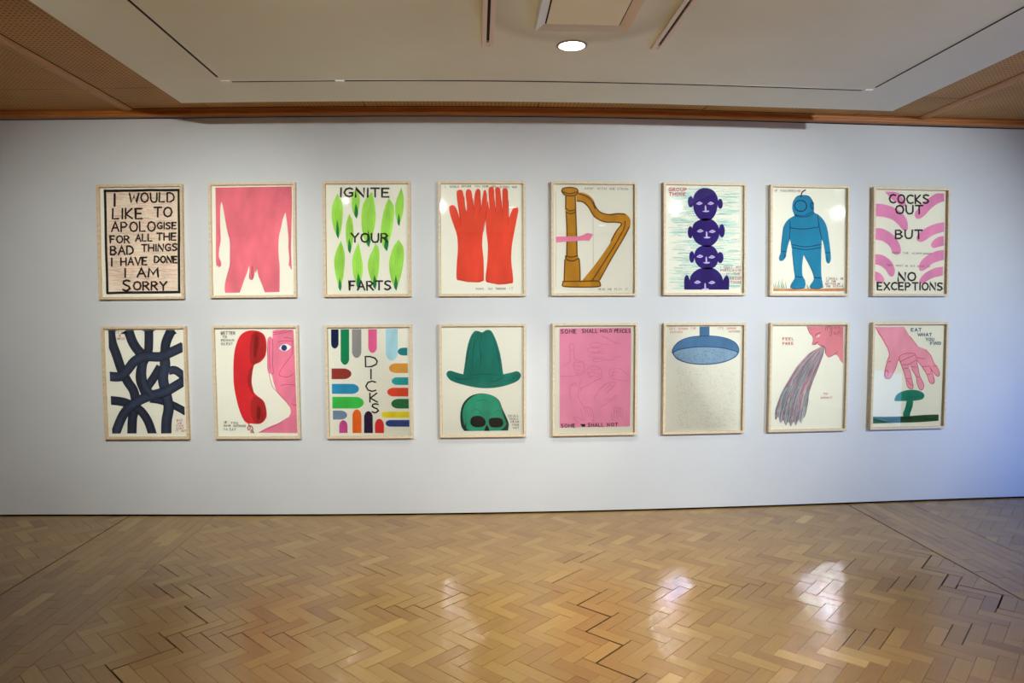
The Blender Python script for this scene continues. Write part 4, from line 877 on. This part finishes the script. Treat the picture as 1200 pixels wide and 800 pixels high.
p = pic(14, [(90, 55), (562, 60), (545, 720), (83, 722)], 'framed picture of a pink face spewing a long stream of coloured pencil lines')
def c3(a): return [tuple([(940 + q[0] / 14.55 - 890) * 5.517, (375 + q[1] / 14.55 - 370) * 5.517] + list(q[2:])) for q in a]
p.start(); p.fill(c3([(102, 102, 1), (718, 102, 1), (708, 745, 1), (660, 690), (630, 630), (600, 600), (570, 592), (530, 605), (475, 635), (440, 620), (410, 570), (408, 500), (390, 445), (350, 438), (315, 432, 1), (285, 415), (262, 400), (235, 415), (195, 417), (188, 400), (205, 360), (203, 300), (185, 260), (145, 215), (115, 155)]), 5); p.end('painted_face', (222, 140, 150), 0.06)
p.layer += 1
for col, nn in (((140, 146, 152), 420), ((88, 104, 116), 330), ((140, 186, 172), 230), ((116, 106, 156), 190), ((186, 150, 178), 150), ((226, 224, 214), 170), ((204, 100, 114), 190)):
    p.start(False); p.layer += 0.012
    for k in range(nn):
        t = R.random(); s_ = R.random(); e0 = max(0, R.uniform(-.5, .8)) if col != (206, 96, 112) else R.uniform(.35, .85); e1 = min(1, e0 + R.uniform(.25, .6))
        def pos(u):
            # left and right edge of the stream
            L = spl_l(u); Q = spl_r(u); return (L[0] + (Q[0] - L[0]) * t, L[1] + (Q[1] - L[1]) * t + (R.uniform(-1, 1)) + (14 * math.sin(t * 37) if u > .97 else 0))
        def cur(P, u):
            u = u * (len(P) - 1); i = min(int(u), len(P) - 2); f = u - i
            return (P[i][0] + (P[i + 1][0] - P[i][0]) * f, P[i][1] + (P[i + 1][1] - P[i][1]) * f)
        LL = [(415, 192), (330, 240), (255, 320), (195, 420), (150, 500), (118, 590), (112, 640)]; RR = [(426, 200), (415, 260), (385, 340), (350, 430), (328, 500), (318, 590), (300, 660)]
        MM = 40 * math.sin(math.pi * t)
        spl_l = lambda u: cur(LL, u); spl_r = lambda u: cur(RR, u)
        pts = []
        for j in range(5):
            u = e0 + (e1 - e0) * j / 4; a = pos(u); pts.append((a[0] + R.uniform(-1.5, 1.5), a[1] + MM * u))
        p.stroke(pts, R.uniform(0.8, 1.5), 2, False)
    p.end('pencil_stream', col, 0.1)
p.start()
for q, w_ in (([(315, 432), (360, 438), (395, 460), (410, 500), (412, 560)], 3.4), ([(240, 270), (270, 235), (330, 208)], 3.4), ([(235, 398), (262, 378), (285, 370)], 3), ([(190, 410), (235, 416), (262, 400)], 2.5), ([(475, 635), (530, 605), (590, 570), (610, 540)], 3), ([(408, 180), (425, 125), (470, 105), (515, 125), (522, 190), (510, 250), (485, 268)], 2.5), ([(440, 175), (455, 135), (490, 135), (500, 180), (480, 220)], 2.2), ([(102, 102), (145, 215), (185, 260), (203, 300), (205, 360), (188, 400)], 2)):
    p.stroke(c3(q), w_)
p.end('painted_outline', (112, 44, 58))
p.start()
for k in range(60):
    a = R.uniform(540, 700); b = R.uniform(110, 280 - abs(a - 660) * .3); p.stroke(c3([(a, b), (min(714, a + 14), b + 14)]), 1.6, 0, False)
p.end('painted_hair', (176, 84, 96))
p.start(); p.fill(c3([(262, 275), (285, 250), (315, 255), (310, 272), (285, 290)]), 3); p.end('painted_eye', (244, 238, 228), 0.03)
p.start(); p.fill(c3(ell(284, 268, 9, 10)), 3); p.end('painted_pupil', (60, 30, 36))
p.lettering([('FEEL', 162, 230, 138, 153, 3.6), ('FREE', 162, 228, 168, 183, 3.6), ('TO', 420, 444, 497, 507, 2.4), ('VOMIT', 404, 474, 521, 533, 2.4)], (196, 84, 88))

p = pic(15, [(118, 50), (565, 50), (555, 715), (98, 718)], 'framed picture of a pink hand reaching down to a green mushroom')
p.start()
p.fill([(127, 64, 1), (308, 64, 1), (345, 125), (390, 185), (445, 210), (478, 250), (500, 300), (522, 330), (537, 370), (522, 386), (500, 365), (486, 350, 1), (498, 390), (503, 425), (490, 435), (468, 415), (455, 375), (430, 340), (422, 320), (400, 290), (385, 270, 1), (398, 330), (408, 380), (436, 440), (433, 468), (415, 474), (395, 440), (385, 385), (355, 330), (340, 310, 1), (350, 370), (366, 430), (368, 460), (350, 468), (328, 445), (318, 395), (302, 340), (275, 275, 1), (258, 320), (235, 375), (215, 396), (190, 394), (183, 370), (192, 320), (205, 270), (215, 230), (185, 160), (150, 110)], 5)
p.end('painted_hand', (240, 162, 182), 0.07)
p.start()
for q in ([(275, 275), (285, 250), (320, 235), (375, 235)], [(282, 290), (320, 270), (375, 245)], [(300, 308), (340, 305), (380, 280)], [(378, 240), (390, 262), (440, 270)], [(425, 322), (470, 318)], [(350, 322), (385, 325)], [(305, 335), (335, 330)], [(320, 400), (350, 398)], [(388, 390), (410, 385)], [(455, 375), (480, 368)], [(490, 320), (520, 318)], [(190, 385), (190, 350), (205, 345), (208, 380)], [(205, 290), (225, 285)], [(345, 125), (390, 185)], [(330, 410), (352, 440), (366, 440)], [(127, 64), (170, 135), (215, 230), (200, 290), (184, 365), (192, 394), (222, 392), (255, 330), (275, 275), (302, 340), (320, 400), (330, 448), (352, 468), (368, 458), (362, 420), (345, 340)],
          [(385, 270), (400, 340), (410, 385), (436, 440), (428, 472), (410, 470), (392, 430), (385, 385), (355, 335)], [(390, 280), (425, 325), (455, 375), (470, 420), (490, 435), (503, 424), (498, 390), (480, 340)], [(470, 320), (500, 365), (525, 386), (537, 370), (522, 330), (500, 300), (478, 250), (445, 210)]): p.stroke(q, 3.3)
p.end('painted_outline', (204, 52, 88))
p.start()
p.fill([(248, 535, 1), (262, 505), (300, 482), (350, 473), (400, 478), (435, 498), (438, 522), (420, 538), (365, 546), (300, 546), (255, 546)], 5)
p.fill([(328, 540, 1), (368, 540, 1), (366, 580), (352, 625), (345, 648), (310, 650), (304, 630), (318, 590)], 5)
p.end('painted_mushroom', (26, 132, 108), 0.13)
p.start()
for q in ([(262, 530), (330, 518), (400, 520), (435, 510)], [(330, 545), (332, 580), (315, 630)], [(350, 545), (352, 590), (338, 640)], [(300, 540), (340, 530), (400, 535)]): p.stroke(q, 3, 5, taper=lambda u: math.sin(math.pi * u) + .2)
p.end('painted_gills', (14, 98, 82))
p.start(); p.fill([(112, 648, 1), (200, 650), (330, 648), (450, 641), (534, 640, 1), (534, 682, 1), (400, 690), (250, 692), (112, 694, 1)], 4); p.end('painted_ground', (36, 92, 58), 0.22)
p.start()
for k in range(26):
    x = R.uniform(115, 440); y = R.uniform(652, 684); p.stroke([(x, y), (x + 45, y + R.uniform(-2, 2)), (x + 90, y + R.uniform(-3, 3))], 3, 3, taper=lambda u: math.sin(math.pi * u) + .15)
p.end('painted_strokes', (18, 58, 36))
p.lettering([('EAT', 353, 416, 74, 93, 4.2), ('WHAT', 394, 482, 106, 124, 4), ('YOU', 446, 496, 136, 154, 4), ('FIND', 476, 540, 162, 180, 4)], (52, 82, 130))
